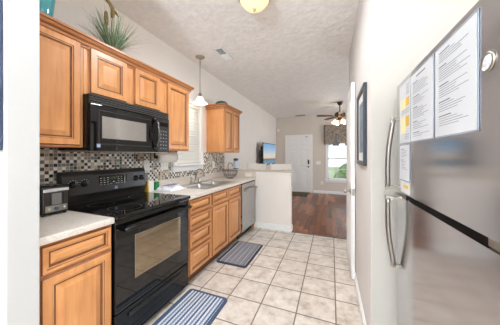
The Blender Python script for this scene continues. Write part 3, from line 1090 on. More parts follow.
for i in range(13):
    f = i / 12
    hp.append((MF + 0.006 + 0.05 * math.sin(PI * f) ** 0.6, 1.508, 1.385 + 0.275 * f))
m.tube(hp, 0.0125, 10)
m.sphere((MF + 0.003, 1.508, 1.385), 0.018, 2).sphere((MF + 0.003, 1.508, 1.66), 0.018, 2)
obj('door_handle', m, 'gloss', md)
obj('badge', MB().box(MF - 0.001, MF + 0.002, 0.983, 1.008, 1.372, 1.398, bev=0.001), 'badge', md)
for i in range(6):
    for j in range(3):
        y, z = 1.585 + j * 0.034, 1.385 + i * 0.034
        key = obj('key', MB().box(MF - 0.0045, MF - 0.002, y - 0.012, y + 0.012, z - 0.011, z + 0.011, bev=0.001), 'charcoal', mw)
        obj('key_print', MB().box(MF - 0.0022, MF - 0.0016, y - 0.006, y + 0.006, z - 0.002, z + 0.002), 'print', key)
obj('clock_display', MB().box(MF - 0.0045, MF - 0.002, 1.575, 1.68, 1.605, 1.645, bev=0.001), 'black_glass', mw)

# ------------------------------------------------------------------ dishwasher
dw = thing('dishwasher', 'stainless steel dishwasher between sink cabinet and half wall', 'dishwasher', (-1.6, 3.27, 0))
w0, w1 = 2.972, 3.568
WF = -1.292
obj('dishwasher_body', MB().box(WX + 0.05, WF - 0.042, w0, w1, 0.10, 0.870).box(WX + 0.1, WF - 0.08, w0 + 0.003, w1 - 0.003, 0.0, 0.0995), 'gasket', dw)
dd = obj('dishwasher_door', MB().box(WF - 0.041, WF, w0 + 0.002, w1 - 0.002, 0.115, 0.862, bev=0.007, seg=3), 'steel_dw', dw)
m = MB()
m.tube([(WF + 0.040, w0 + 0.03, 0.765), (WF + 0.044, w0 + 0.15, 0.765), (WF + 0.044, w1 - 0.15, 0.765), (WF + 0.040, w1 - 0.03, 0.765)], 0.012, 12)
for y in (w0 + 0.05, w1 - 0.05):
    m.box(WF - 0.001, WF + 0.042, y - 0.010, y + 0.010, 0.755, 0.775, bev=0.004)
obj('door_handle', m, 'nickel', dd)
obj('control_strip', MB().box(WF - 0.0405, WF - 0.001, w0 + 0.004, w1 - 0.004, 0.863, 0.8745, bev=0.002), 'black_matte', dw)
obj('badge', MB().box(WF - 0.001, WF + 0.0012, 3.35, 3.375, 0.165, 0.185), 'charcoal', dd)
obj_f = obj('cabinet_filler', MB().box(WX + 0.02, DF - 0.02, 3.571, HY - 0.001, 0, 0.875, bev=0.002), 'wood')
tag(obj_f, 'narrow maple filler strip between the dishwasher and the half wall', 'filler')

# ------------------------------------------------------------------ sink and faucet
sk = thing('kitchen_sink', 'stainless steel double bowl drop in sink in the long counter', 'sink', (-1.61, 2.5, 0.914))
m = MB()


def rr(x0, x1, y0, y1, r, z, n=5):
    L = []
    for cx, cy, a0 in ((x1 - r, y1 - r, 0), (x0 + r, y1 - r, 90), (x0 + r, y0 + r, 180), (x1 - r, y0 + r, 270)):
        for k in range(n + 1):
            a = R(a0 + 90 * k / n)
            L.append((cx + r * math.cos(a), cy + r * math.sin(a), z))
    return L


# rim: a flat ring with a deck behind the bowls
rim = MB()
bowls = ((-1.755, -1.405, 2.150, 2.475), (-1.755, -1.405, 2.515, 2.845))
ox0, ox1, oy0, oy1 = sx0 - 0.015, sx1 + 0.018, sy0 - 0.02, sy1 + 0.02
rim.box(ox0, bowls[0][0], oy0, oy1, 0.9145, 0.921, bev=0.002)
rim.box(bowls[0][1], ox1, oy0, oy1, 0.9145, 0.921, bev=0.002)
rim.box(bowls[0][0] - 0.002, bowls[0][1] + 0.002, oy0, bowls[0][2], 0.9145, 0.921, bev=0.002)
rim.box(bowls[0][0] - 0.002, bowls[0][1] + 0.002, bowls[0][3], bowls[1][2], 0.9145, 0.921, bev=0.002)
rim.box(bowls[0][0] - 0.002, bowls[0][1] + 0.002, bowls[1][3], oy1, 0.9145, 0.921, bev=0.002)
obj('sink_rim', rim, 'steel_sink', sk)
for a, b, c, d in bowls:
    m = MB()
    loops = [rr(a, b, c, d, 0.03, 0.918), rr(a + 0.004, b - 0.004, c + 0.004, d - 0.004, 0.04, 0.88), rr(a + 0.012, b - 0.012, c + 0.012, d - 0.012, 0.05, 0.76),
             rr(a + 0.04, b - 0.04, c + 0.04, d - 0.04, 0.05, 0.745)]
    m.rings(loops, [0] * 4, close_first=False)
    for f in m.bm.faces:
        f.smooth = True
    bw = obj('sink_bowl', m, 'steel_sink', sk)
    obj('drain', MB().lathe([(0.04, 0.7455), (0.04, 0.748), (0.02, 0.747), (0, 0.746)], ((a + b) / 2, (c + d) / 2, 0)), 'chrome', bw)

fc = thing('faucet', 'chrome two handle faucet with arched spout behind the sink', 'faucet', (-1.815, 2.495, 0.921))
obj('deck_plate', MB().box(-1.840, -1.790, 2.38, 2.61, 0.9215, 0.934, bev=0.006, seg=3), 'nickel', fc)
m = MB()
sp = [(-1.815, 2.495, 0.930), (-1.815, 2.495, 1.06)]
for i in range(11):
    a = PI - PI * i / 10
    sp.append((-1.745 + 0.07 * math.cos(a), 2.495, 1.06 + 0.06 * math.sin(a)))
sp.append((-1.675, 2.495, 1.02))
m.tube(sp, 0.0125, 12)
m.lathe([(0.024, 0.932), (0.022, 0.955), (0.014, 0.965)], (-1.815, 2.495, 0))
obj('spout', m, 'nickel', fc)
for y, s_ in ((2.41, -1), (2.58, 1)):
    m = MB().lathe([(0.022, 0.932), (0.021, 0.96), (0.016, 0.985), (0.012, 1.0), (0, 1.005)], (-1.815, y, 0))
    m.tube([(-1.815, y, 0.99), (-1.80, y + s_ * 0.03, 1.005), (-1.79, y + s_ * 0.07, 1.02)], [0.009, 0.008, 0.007], 10)
    obj('faucet_handle', m, 'nickel', fc)

# ------------------------------------------------------------------ refrigerator
FX = 0.344
fr = thing('refrigerator', 'stainless steel top freezer refrigerator standing in the white alcove', 'refrigerator', (0.72, 1.03, 0))
f0, f1 = 0.590, 1.418
obj('fridge_body', MB().box(FX + 0.068, 1.12, f0 + 0.004, f1 - 0.004, 0.03, 1.690, bev=0.005).box(FX + 0.10, 1.08, f0 + 0.03, f1 - 0.03, 0.0, 0.03), 'fridge_side', fr)
obj('door_gasket', MB().box(FX + 0.045, FX + 0.0675, f0 + 0.012, f1 - 0.012, 0.09, 1.685), 'gasket', fr)
obj('toe_grille', MB().box(FX + 0.05, FX + 0.066, f0 + 0.01, f1 - 0.01, 0.012, 0.08, bev=0.003), 'gasket', fr)


def fridge_door(name, z0, z1):
    # slightly rounded long edges
    n = 8
    prof = [(FX + 0.045, f1), (FX + 0.02, f1)]
    for k in range(1, n + 1):
        a = PI / 2 * k / n
        prof.append((FX + 0.02 - 0.02 * math.sin(a), f1 - 0.022 * (1 - math.cos(a))))
    for k in range(0, n + 1):
        a = PI / 2 * (1 - k / n)
        prof.append((FX + 0.02 - 0.02 * math.sin(a), f0 + 0.022 * (1 - math.cos(a))))
    prof.append((FX + 0.045, f0))
    m = MB().prism(prof, 'Z', z0, z1)
    return obj(name, m, 'steel', fr)


fdoor = fridge_door('freezer_door', 1.118, 1.700)
ldoor = fridge_door('fridge_door', 0.095, 1.092)
# hinge at the near end between the doors
obj('door_hinge', MB().box(FX + 0.006, FX + 0.06, f0 + 0.025, f0 + 0.085, 1.0935, 1.1165, bev=0.003), 'nickel', fr)


def bow_handle(parent, z0, z1, d0, d1, ys):
    m = MB()
    P_ = []
    for i in range(15):
        f = i / 14
        x = FX - (d0 + (d1 - d0) * f) - 0.012 * math.sin(PI * f)
        P_.append((x, ys, z0 + (z1 - z0) * f))
    # flattened bar
    t = bmesh.new()
    R_ = []
    for p in P_:
        ring = []
        for k in range(12):
            a = 2 * PI * k / 12
            ring.append(t.verts.new((p[0] + 0.0125 * math.cos(a), p[1] + 0.016 * math.sin(a), p[2])))
        R_.append(ring)
    for A, B in zip(R_, R_[1:]):
        for k in range(12):
            t.faces.new((A[k], A[(k + 1) % 12], B[(k + 1) % 12], B[k]))
    t.faces.new(R_[0][::-1])
    t.faces.new(R_[-1])
    bmesh.ops.recalc_face_normals(t, faces=t.faces)
    m._merge(t, 0, True)
    h = obj('door_handle', m, 'steel_bar', parent)
    for z, d in ((z0, d0), (z1, d1)):
        obj('handle_bracket', MB().box(FX - d - 0.012, FX + 0.004, ys - 0.014, ys + 0.014, z - 0.009, z + 0.009, bev=0.003), 'nickel', h)
    return h


bow_handle(fdoor, 1.138, 1.515, 0.048, 0.022, 1.372)
bow_handle(ldoor, 0.700, 1.076, 0.020, 0.048, 1.372)


def sheet(label, y0, y1, z0, z1, seed, style):
    """a printed page in a clear magnetic sleeve held to the freezer door"""
    s_ = thing('printed_sheet', label, 'paper', (FX, (y0 + y1) / 2, z0), 'printed sheets on the refrigerator')
    m = MB().box(FX - 0.0022, FX - 0.0003, y0, y1, z0, z1, bev=0.0006)
    obj('plastic_sleeve', m, 'sleeve', s_)
    m = MB()
    for a, b, c, d in ((y0 - .002, y1 + .002, z1 - .004, z1 + .002), (y0 - .002, y0 + .003, z0 - .001, z1), (y0 - .002, y1 + .002, z0 - .002, z0 + .003)):
        m.box(FX - 0.0030, FX - 0.0003, a, b, c, d, bev=0.0006)
    obj('sleeve_edge', m, 'sleeve_edge', s_)
    pg = obj('page', MB().box(FX - 0.0031, FX - 0.0023, y0 + 0.005, y1 - 0.004, z0 + 0.004, z1 - 0.005), 'paper', s_)
    random.seed(seed)
    a, b = MB(), MB()
    w = y1 - y0
    z = z1 - 0.022
    x0, x1 = FX - 0.0036, FX - 0.0031
    # the page is read from the room: its left is at larger y
    if style == 'title':
        b.box(x0, x1, y0 + 0.30 * w, y1 - 0.30 * w, z - 0.004, z + 0.0005)
        z -= 0.022
    first = True
    while z > z0 + (0.03 if style != 'short' else 0.06):
        n = random.choice((4, 5, 6))
        b.box(x0, x1, y1 - 0.035 - random.uniform(0.25, 0.45) * (w - 0.06) * (1 if not first else 1.0), y1 - 0.03, z - 0.003, z)
        z -= 0.0085
        for k in range(n):
            if z < z0 + 0.022:
                break
            L = (w - 0.06) * random.uniform(0.5, 1.0)
            a.box(x0, x1, y1 - 0.03 - L, y1 - 0.03, z - 0.0022, z)
            z -= 0.0075
        z -= 0.009
        first = False
    tx = obj('printed_text', a, 'ink', pg)
    obj('heading_print', b, 'ink_dark', pg)
    return s_, pg


sheet('large white typed sheet nearest the round magnet, right of the sheets', 0.694, 0.925, 1.374, 1.678, 3, 'plain')
sheet('white typed sheet with a centred title, middle of the upper row', 0.938, 1.168, 1.374, 1.678, 5, 'title')
s3 = thing('printed_sheet', 'white sheet printed with mustard yellow blocks, nearest the handle', 'paper', (FX, 1.25, 1.37), 'printed sheets on the refrigerator')
obj('plastic_sleeve', MB().box(FX - 0.0022, FX - 0.0003, 1.180, 1.335, 1.374, 1.678, bev=0.0006), 'sleeve', s3)
pg = obj('page', MB().box(FX - 0.0031, FX - 0.0023, 1.184, 1.331, 1.378, 1.673), 'paper', s3)
for c_, d_ in ((1.555, 1.595), (1.455, 1.505)):
    obj('yellow_block', MB().box(FX - 0.0036, FX - 0.0031, 1.186, 1.235, c_, d_), 'yellow', pg)
for c_, d_ in ((1.545, 1.595), (1.425, 1.505)):
    obj('pale_block', MB().box(FX - 0.0036, FX - 0.0031, 1.238, 1.31, c_, d_), 'yellow_pale', pg)
m = MB()
for i in range(6):
    m.box(FX - 0.0036, FX - 0.0031, 1.190, 1.228, 1.612 + i * 0.009, 1.6145 + i * 0.009)
for i in range(3):
    m.box(FX - 0.0036, FX - 0.0031, 1.19, 1.30, 1.522 + i * 0.009, 1.5245 + i * 0.009)
    m.box(FX - 0.0036, FX - 0.0031, 1.19, 1.25, 1.395 + i * 0.009, 1.3975 + i * 0.009)
obj('printed_text', m, 'ink', pg)
sheet('narrow white typed sheet hanging lowest, beside the freezer handle', 1.185, 1.335, 1.185, 1.368, 11, 'short')
s5 = thing('printed_sheet', 'small white card with a yellow band under the lowest sheet', 'paper', (FX, 1.26, 1.125), 'printed sheets on the refrigerator')
pg = obj('page', MB().box(FX - 0.0025, FX - 0.0003, 1.19, 1.315, 1.125, 1.182), 'paper', s5)
obj('yellow_block', MB().box(FX - 0.003, FX - 0.0025, 1.20, 1.27, 1.150, 1.166), 'yellow', pg)
mg = thing('round_magnet', 'round silver magnet with raised rim on the freezer door', 'magnet', (FX, 0.660, 1.532))
obj('magnet_rim', MB().lathe([(0.0, -0.0003), (0.0235, -0.0003), (0.024, -0.002), (0.0225, -0.004), (0.019, -0.0045), (0.0175, -0.003), (0, -0.0025)], (FX, 0.660, 1.532), 'X', 32), 'nickel', mg)
m = MB()
m.lathe([(0.017, -0.0028), (0.014, -0.0040), (0, -0.0044)], (FX, 0.660, 1.532), 'X', 24)
for k in range(5):
    a = 2 * PI * k / 5
    m.sphere((FX - 0.0035, 0.660 + 0.009 * math.cos(a), 1.532 + 0.009 * math.sin(a)), 0.0025, 1)
obj('magnet_face', m, 'sleeve', mg)

# ------------------------------------------------------------------ toaster
ts = thing('toaster', 'black two slice toaster with silver controls on the short counter', 'toaster', (-1.83, 0.83, 0.914))
ty0, ty1, tx0, tx1 = 0.748, 0.906, -1.925, -1.728
obj('toaster_body', MB().box(tx0, tx1, ty0, ty1, 0.922, 1.112, bev=0.014, seg=3), 'black', ts)
for x in (tx0 + 0.02, tx1 - 0.02):
    for y in (ty0 + 0.02, ty1 - 0.02):
        obj('foot', MB().lathe([(0, 0.9145), (0.010, 0.9145), (0.010, 0.923), (0, 0.923)], (x, y, 0), n=12), 'black_matte', ts)
fp = obj('front_plate', MB().box(tx1 - 0.002, tx1 + 0.003, ty0 + 0.012, ty1 - 0.010, 0.935, 1.085, bev=0.002), 'charcoal', ts)
obj('chrome_band', MB().box(tx1 + 0.001, tx1 + 0.010, ty0 + 0.010, ty1 - 0.008, 1.070, 1.092, bev=0.004), 'chrome', fp)
for y in (ty0 + 0.045, ty1 - 0.040):
    obj('lever_slot', MB().box(tx1 + 0.003, tx1 + 0.0042, y - 0.005, y + 0.005, 0.985, 1.065), 'gasket', fp)
obj('lever_plate', MB().box(tx1 + 0.003, tx1 + 0.006, ty0 + 0.055, ty1 - 0.050, 0.985, 1.060, bev=0.001), 'fridge_side', fp)
m = MB()
m.box(tx1 + 0.003, tx1 + 0.006, ty0 + 0.022, ty1 - 0.016, 0.940, 0.980, bev=0.002)
obj('control_strip', m, 'nickel', fp)
m = MB()
m.lathe([(0.013, 0), (0.013, 0.008), (0.010, 0.012), (0, 0.012)], (tx1 + 0.006, (ty0 + ty1) / 2, 0.960), 'X', 16)
obj('browning_dial', m, 'lid_blue', fp)
for y in (ty0 + 0.04, ty1 - 0.035):
    obj('push_button', MB().lathe([(0.008, 0), (0.008, 0.004), (0, 0.005)], (tx1 + 0.006, y, 0.960), 'X', 12), 'print', fp)
for y in (ty0 + 0.048, ty1 - 0.048):
    obj('bread_slot', MB().box(tx0 + 0.03, tx1 - 0.03, y - 0.014, y + 0.014, 1.1105, 1.1135, bev=0.001), 'bronze', ts)

# ------------------------------------------------------------------ on top of the cabinets
TZ = UZ1 + 0.0207
m = MB()
m.lathe([(0, TZ), (0.042, TZ), (0.048, TZ + 0.02), (0.062, TZ + 0.14), (0.070, TZ + 0.22), (0.062, TZ + 0.30), (0.045, TZ + 0.35), (0.048, TZ + 0.38), (0.043, TZ + 0.38), (0.040, TZ + 0.35), (0, TZ + 0.33)], (-1.735, 0.752, 0))
tag(obj('vase', m, 'teal', origin=(-1.735, 0.752, TZ)), 'tall glossy teal vase standing on top of the first wall cabinet', 'vase')
pl = thing('potted_plant', 'potted artificial grass with brown cattails on top of the cabinets', 'plant', (-1.72, 1.215, TZ))
obj('pot', MB().lathe([(0, TZ), (0.040, TZ), (0.052, TZ + 0.07), (0.056, TZ + 0.075), (0.056, TZ + 0.088), (0.050, TZ + 0.088), (0.047, TZ + 0.078), (0, TZ + 0.072)], (-1.72, 1.215, 0)), 'pot', pl)
random.seed(21)


def blade(mb, base, d, L, droop, w):
    P_ = []
    n = 7
    for i in range(n + 1):
        f = i / n
        p = base + d * (L * f) + Vector((0, 0, -droop * f * f * L))
        P_.append(p)
    side = d.cross(Vector((0, 0, 1)))
    if side.length < 1e-3:
        side = Vector((0, 1, 0))
    side.normalize()
    t = bmesh.new()
    A = []
    for i, p in enumerate(P_):
        f = i / n
        ww = w * (1 - f) ** 0.7 + 0.0006
        A.append((t.verts.new(p - side * ww), t.verts.new(p + Vector((0, 0, ww * 0.4)) - d * 0.0), t.verts.new(p + side * ww)))
    for a, b in zip(A, A[1:]):
        t.faces.new((a[0], a[1], b[1], b[0]))
        t.faces.new((a[1], a[2], b[2], b[1]))
    mb._merge(t, 0, True)


for nm, count, lo, hi, wid in (('grass', 80, 0.16, 0.30, 0.0032), ('grass_teal', 40, 0.12, 0.24, 0.0040), ('grass_pale', 110, 0.22, 0.36, 0.0022)):
    m = MB()
    for i in range(count):
        a = random.random() * 2 * PI
        tilt = random.uniform(0.02, 0.75 if nm != 'grass_pale' else 1.05)
        d = Vector((math.cos(a) * math.sin(tilt), math.sin(a) * math.sin(tilt), math.cos(tilt)))
        if d.x < 0:
            d.x *= 0.55
            d.normalize()
        b0 = Vector((-1.72 + 0.035 * math.cos(a), 1.215 + 0.035 * math.sin(a), TZ + 0.075))
        blade(m, b0, d, random.uniform(lo, hi), random.uniform(0.05, 0.5) * tilt, wid)
    obj('grass_blades', m, nm, pl)
m = MB()
m.tube([(-1.72, 1.20, TZ + 0.08), (-1.715, 1.17, TZ + 0.18), (-1.712, 1.155, TZ + 0.26)], 0.003, 6)
m.tube([(-1.712, 1.158, TZ + 0.245), (-1.710, 1.153, TZ + 0.26), (-1.708, 1.150, TZ + 0.31), (-1.706, 1.147, TZ + 0.35), (-1.705, 1.146, TZ + 0.365)], [0.004, 0.014, 0.016, 0.013, 0.003], 10)
obj('cattail', m, 'cattail', pl)
m = MB()
m.tube([(-1.72, 1.22, TZ + 0.08), (-1.718, 1.215, TZ + 0.25), (-1.716, 1.210, TZ + 0.36)], 0.003, 6)
m.tube([(-1.716, 1.205, TZ + 0.345), (-1.715, 1.209, TZ + 0.38), (-1.714, 1.206, TZ + 0.42), (-1.713, 1.185, TZ + 0.45), (-1.712, 1.150, TZ + 0.465), (-1.711, 1.105, TZ + 0.49)],
       [0.008, 0.017, 0.017, 0.014, 0.013, 0.006], 10)
m.tube([(-1.714, 1.206, TZ + 0.415), (-1.714, 1.235, TZ + 0.405), (-1.714, 1.262, TZ + 0.385)], [0.014, 0.011, 0.004], 10)
obj('curled_bract', m, 'cattail', pl)
m = MB().lathe([(0, TZ), (0.05, TZ), (0.055, TZ + 0.01), (0.115, TZ + 0.045), (0.11, TZ + 0.075), (0.085, TZ + 0.105), (0.03, TZ + 0.125), (0, TZ + 0.127)], (-1.755, 3.14, 0))
tag(obj('covered_dish', m, 'green_dark', origin=(-1.755, 3.14, TZ)), 'dark green domed dish on top of the cabinet beyond the window', 'dish')

# ------------------------------------------------------------------ pendant over the sink
px, py = -1.765, 2.53
pd = thing('pendant_lamp', 'nickel pendant lamp with white bell glass hanging over the sink', 'lamp', (px, py, CZ))
obj('canopy', MB().lathe([(0, CZ - 0.035), (0.02, CZ - 0.034), (0.055, CZ - 0.018), (0.066, CZ - 0.008), (0.066, CZ - 0.0005), (0, CZ - 0.0005)], (px, py, 0)), 'nickel', pd)
obj('rod', MB().tube([(px, py, CZ - 0.03), (px, py, 2.215)], 0.006, 8), 'nickel', pd)
obj('socket', MB().lathe([(0, 2.225), (0.012, 2.22), (0.026, 2.20), (0.028, 2.165), (0.033, 2.160), (0, 2.158)], (px, py, 0), n=20), 'nickel', pd)
obj('glass_shade', MB().lathe([(0.034, 2.162), (0.048, 2.140), (0.058, 2.115), (0.078, 2.090), (0.108, 2.072), (0.110, 2.066), (0.104, 2.066), (0.074, 2.084), (0.054, 2.112), (0.044, 2.138), (0.030, 2.158)], (px, py, 0), n=32), 'glass_pend', pd)
obj('bulb', MB().lathe([(0, 2.055), (0.02, 2.058), (0.03, 2.075), (0.028, 2.095), (0.015, 2.125), (0.012, 2.155), (0, 2.155)], (px, py, 0), n=20), 'bulb', pd)

# ------------------------------------------------------------------ ceiling dome lamp
lx, ly = -0.631, 1.717
cl = thing('ceiling_lamp', 'flush amber glass dome lamp on the kitchen ceiling', 'lamp', (lx, ly, CZ))
obj('pan', MB().lathe([(0, CZ - 0.0005), (0.142, CZ - 0.0005), (0.152, CZ - 0.012), (0.148, CZ - 0.034), (0.134, CZ - 0.040), (0, CZ - 0.040)], (lx, ly, 0), n=40), 'nickel', cl)
obj('glass_dome', MB().lathe([(0.132, CZ - 0.041), (0.129, CZ - 0.057), (0.115, CZ - 0.085), (0.090, CZ - 0.112), (0.054, CZ - 0.132), (0.0, CZ - 0.140)], (lx, ly, 0), n=40), 'glass_warm', cl)
obj('finial', MB().lathe([(0, CZ - 0.139), (0.014, CZ - 0.141), (0.012, CZ - 0.150), (0.007, CZ - 0.160), (0, CZ - 0.164)], (lx, ly, 0), n=16), 'nickel', cl)


def point(name, loc, power, color, size=0.05):
    l = bpy.data.lights.new(name, 'POINT')
    l.energy = power
    l.color = color
    l.shadow_soft_size = size
    o = bpy.data.objects.new(name, l)
    o.location = loc
    COL.objects.link(o)
    return o


dl_ = area_light('dome_lamp_downlight', (lx, ly, CZ - 0.17), (0, 0, 0), 0.26, 0.26, 15, (0.92, 0.96, 1.0))
dl_.data.shape = 'DISK'
point('pendant_lamp_light', (px, py, 2.01), 1.2, (1.0, 0.88, 0.72), 0.04)

# unseen uplighter added behind the camera to bounce light off the ceiling
bxx, byy = -0.75, -1.9
ul = thing('added_uplight', 'nickel uplight bowl on a pole, added unseen behind the viewpoint for ceiling bounce', 'lamp', (bxx, byy, 0))
obj('base', MB().lathe([(0, 0.0005), (0.15, 0.0005), (0.15, 0.012), (0.03, 0.03), (0, 0.03)], (bxx, byy, 0)), 'nickel', ul)
obj('pole', MB().tube([(bxx, byy, 0.025), (bxx, byy, 1.53)], 0.012, 10), 'nickel', ul)
obj('bowl', MB().lathe([(0, 1.52), (0.07, 1.53), (0.15, 1.57), (0.20, 1.63), (0.205, 1.63), (0.155, 1.56), (0.07, 1.515), (0, 1.505)], (bxx, byy, 0), n=36), 'nickel', ul)
u_ = area_light('added_uplight_emitter', (bxx, byy, 1.625), (R(180), 0, 0), 0.34, 0.34, 275, (0.74, 0.88, 1.0))
u_.data.shape = 'DISK'

# ------------------------------------------------------------------ ceiling registers
vt = thing('ceiling_register', 'white two bank ceiling register by the sink pendant', 'vent', (-1.405, 2.585, CZ))
m = MB()
vx0_, vx1_, vy0_, vy1_ = -1.475, -1.335, 2.40, 2.77
for a, b, c, d in ((vx0_, vx0_ + .02, vy0_, vy1_), (vx1_ - .02, vx1_, vy0_, vy1_), (vx0_, vx1_, vy0_, vy0_ + .02), (vx0_, vx1_, vy1_ - .02, vy1_), (vx0_, vx1_, 2.578, 2.592)):
    m.box(a, b, c, d, CZ - 0.010, CZ - 0.0005, bev=0.002)
vf = obj('register_frame', m, 'trim', vt)
obj('duct_opening', MB().box(vx0_ + .02, vx1_ - .02, vy0_ + .02, vy1_ - .02, CZ - 0.0035, CZ - 0.0006), 'gasket', vt)
m = MB()
for i in range(9):
    y = 2.425 + i * 0.0175
    m.box(vx0_ + .02, vx1_ - .02, y - 0.0012, y + 0.0012, CZ - 0.017, CZ - 0.003, rot=Matrix.Rotation(R(-57), 4, 'X'))
    y = 2.60 + i * 0.0175
    m.box(vx0_ + .02, vx1_ - .02, y - 0.0012, y + 0.0012, CZ - 0.019, CZ - 0.003, rot=Matrix.Rotation(R(42), 4, 'X'))
obj('louvres', m, 'trim', vt)
vt2 = thing('ceiling_register', 'small grey ceiling register near the front door', 'vent', (-1.02, 7.45, CZ))
obj('register_frame', MB().box(-1.20, -0.84, 7.36, 7.52, CZ - 0.009, CZ - 0.0005, bev=0.002), 'wall_living', vt2)
m = MB()
for i in range(7):
    m.box(-1.18, -0.86, 7.375 + i * 0.02, 7.385 + i * 0.02, CZ - 0.014, CZ - 0.008)
obj('louvres', m, 'vent_dark', vt2)

# ------------------------------------------------------------------ ceiling fan
fxx, fyy = 0.205, 6.0
fn = thing('ceiling_fan', 'bronze ceiling fan with four lit glass shades in the living room', 'fan', (fxx, fyy, CZ))
obj('canopy', MB().lathe([(0, CZ - 0.0005), (0.075, CZ - 0.0005), (0.072, CZ - 0.02), (0.05, CZ - 0.07), (0.02, CZ - 0.085), (0, CZ - 0.085)], (fxx, fyy, 0)), 'bronze', fn)
obj('downrod', MB().tube([(fxx, fyy, CZ - 0.08), (fxx, fyy, 2.47)], 0.013, 10), 'bronze', fn)
obj('motor_housing', MB().lathe([(0, 2.49), (0.05, 2.485), (0.115, 2.455), (0.135, 2.42), (0.13, 2.375), (0.09, 2.345), (0.06, 2.335), (0.055, 2.30), (0, 2.295)], (fxx, fyy, 0), n=32), 'bronze', fn)
for k in range(5):
    a = R(200 + 72 * k)
    rot = Matrix.Rotation(a, 4, 'Z')
    m = MB()
    poly = [(0.20, -0.045), (0.55, -0.062), (0.60, -0.050), (0.615, 0.0), (0.60, 0.050), (0.55, 0.062), (0.20, 0.045)]
    m.prism(poly, 'Z', -0.004, 0.004)
    tilt = Matrix.Rotation(R(12), 4, 'X')
    bmesh.ops.transform(m.bm, matrix=Matrix.Translation((fxx, fyy, 2.375)) @ rot @ tilt, verts=m.bm.verts)
    b_ = obj('fan_blade', m, 'blade', fn)
    m = MB().box(0.10, 0.24, -0.018, 0.018, -0.012, -0.005, bev=0.002)
    bmesh.ops.transform(m.bm, matrix=Matrix.Translation((fxx, fyy, 2.375)) @ rot @ tilt, verts=m.bm.verts)
    obj('blade_bracket', m, 'bronze', b_)
lk = obj('light_kit', MB().lathe([(0, 2.30), (0.05, 2.298), (0.06, 2.275), (0.045, 2.25), (0.02, 2.235), (0, 2.233)], (fxx, fyy, 0), n=20), 'bronze', fn)
for k in range(4):
    a = R(25 + 90 * k)
    d = Vector((math.cos(a), math.sin(a), 0))
    c = Vector((fxx, fyy, 2.265))
    m = MB().tube([c + d * 0.04, c + d * 0.085 + Vector((0, 0, 0.012)), c + d * 0.115 + Vector((0, 0, -0.005))], 0.008, 8)
    ar = obj('shade_arm', m, 'bronze', fn)
    m = MB().lathe([(0.018, 0.0), (0.03, -0.02), (0.042, -0.06), (0.062, -0.105), (0.058, -0.105), (0.036, -0.055), (0, -0.03)], (0, 0, 0), n=18)
    ax = Vector((-d.y, d.x, 0))
    mt = Matrix.Translation(c + d * 0.115 + Vector((0, 0, -0.003))) @ Matrix.Rotation(R(-32), 4, ax)
    bmesh.ops.transform(m.bm, matrix=mt, verts=m.bm.verts)
    obj('glass_shade', m, 'glass_fan', ar)
point('fan_lamp_light', (fxx, fyy, 2.08), 9, (1.0, 0.84, 0.64), 0.12)

# ------------------------------------------------------------------ wall things
pf = thing('framed_picture', 'dark framed picture hanging on the right wall before the door', 'picture', (RX, 1.89, 1.24))
m = MB()
py0, py1, pz0, pz1 = 1.672, 2.10, 1.238, 1.835
fw = 0.035
for a, b, c, d in ((py0, py0 + fw, pz0, pz1), (py1 - fw, py1, pz0, pz1), (py0 + fw, py1 - fw, pz0, pz0 + fw), (py0 + fw, py1 - fw, pz1 - fw, pz1)):
    m.box(RX - 0.024, RX - 0.001, a, b, c, d, bev=0.003)
obj('picture_frame', m, 'frame_dark', pf)
obj('mat_board', MB().box(RX - 0.010, RX - 0.002, py0 + fw - 0.002, py1 - fw + 0.002, pz0 + fw - 0.002, pz1 - fw + 0.002), 'mat_board', pf)
obj('artwork', MB().box(RX - 0.012, RX - 0.0095, py0 + 0.095, py1 - 0.095, pz0 + 0.10, pz1 - 0.10), 'art', pf)
p2 = thing('framed_picture', 'blue framed picture on the near white wall at left edge', 'picture', (-1.51, 0.44, 1.34))
m = MB()
for a, b, c, d in ((-1.715, -1.677, 1.335, 2.30), (-1.340, -1.302, 1.335, 2.30), (-1.677, -1.340, 1.335, 1.373), (-1.677, -1.340, 2.262, 2.30)):
    m.box(a, b, 0.418, 0.441, c, d, bev=0.003)
obj('picture_frame', m, 'cord', p2)
obj('mat_board', MB().box(-1.679, -1.338, 0.430, 0.4405, 1.371, 2.264), 'mat_board', p2)


def plate_left(name, label, cat, y, z, gangs, w, h, kind, group=None, xw=WX + 0.0092):
    t_ = thing(name, label, cat, (xw, y, z), group)
    obj('cover_plate', MB().box(xw, xw + 0.006, y - w / 2, y + w / 2, z - h / 2, z + h / 2, bev=0.0025), 'white_plastic', t_)
    for g in range(gangs):
        yy = y + (g - (gangs - 1) / 2) * 0.046
        if kind[g] == 's':
            obj('switch_toggle', MB().box(xw + 0.006, xw + 0.014, yy - 0.005, yy + 0.005, z - 0.010, z + 0.014, bev=0.002), 'trim', t_)
        else:
            s1 = obj('socket_face', MB().box(xw + 0.006, xw + 0.0075, yy - 0.016, yy + 0.016, z - 0.034, z + 0.034, bev=0.0007), 'trim', t_)
            m = MB()
            for dz in (-0.018, 0.018):
                m.box(xw + 0.0073, xw + 0.0078, yy - 0.008, yy - 0.005, z + dz - 0.005, z + dz + 0.005)
                m.box(xw + 0.0073, xw + 0.0078, yy + 0.005, yy + 0.008, z + dz - 0.005, z + dz + 0.005)
            obj('socket_slot', m, 'grey_slot', s1)


plate_left('wall_outlet', 'single white outlet plate on the mosaic just above the range corner', 'outlet', 1.763, 1.205, 1, 0.075, 0.118, 'o')
plate_left('light_switch', 'wide white switch plate on the mosaic below the paper towel', 'switch', 2.035, 1.195, 2, 0.125, 0.122, 'ss')
plate_left('wall_outlet', 'white outlet plate on the mosaic right of the sink window', 'outlet', 3.195, 1.155, 1, 0.075, 0.118, 'o')


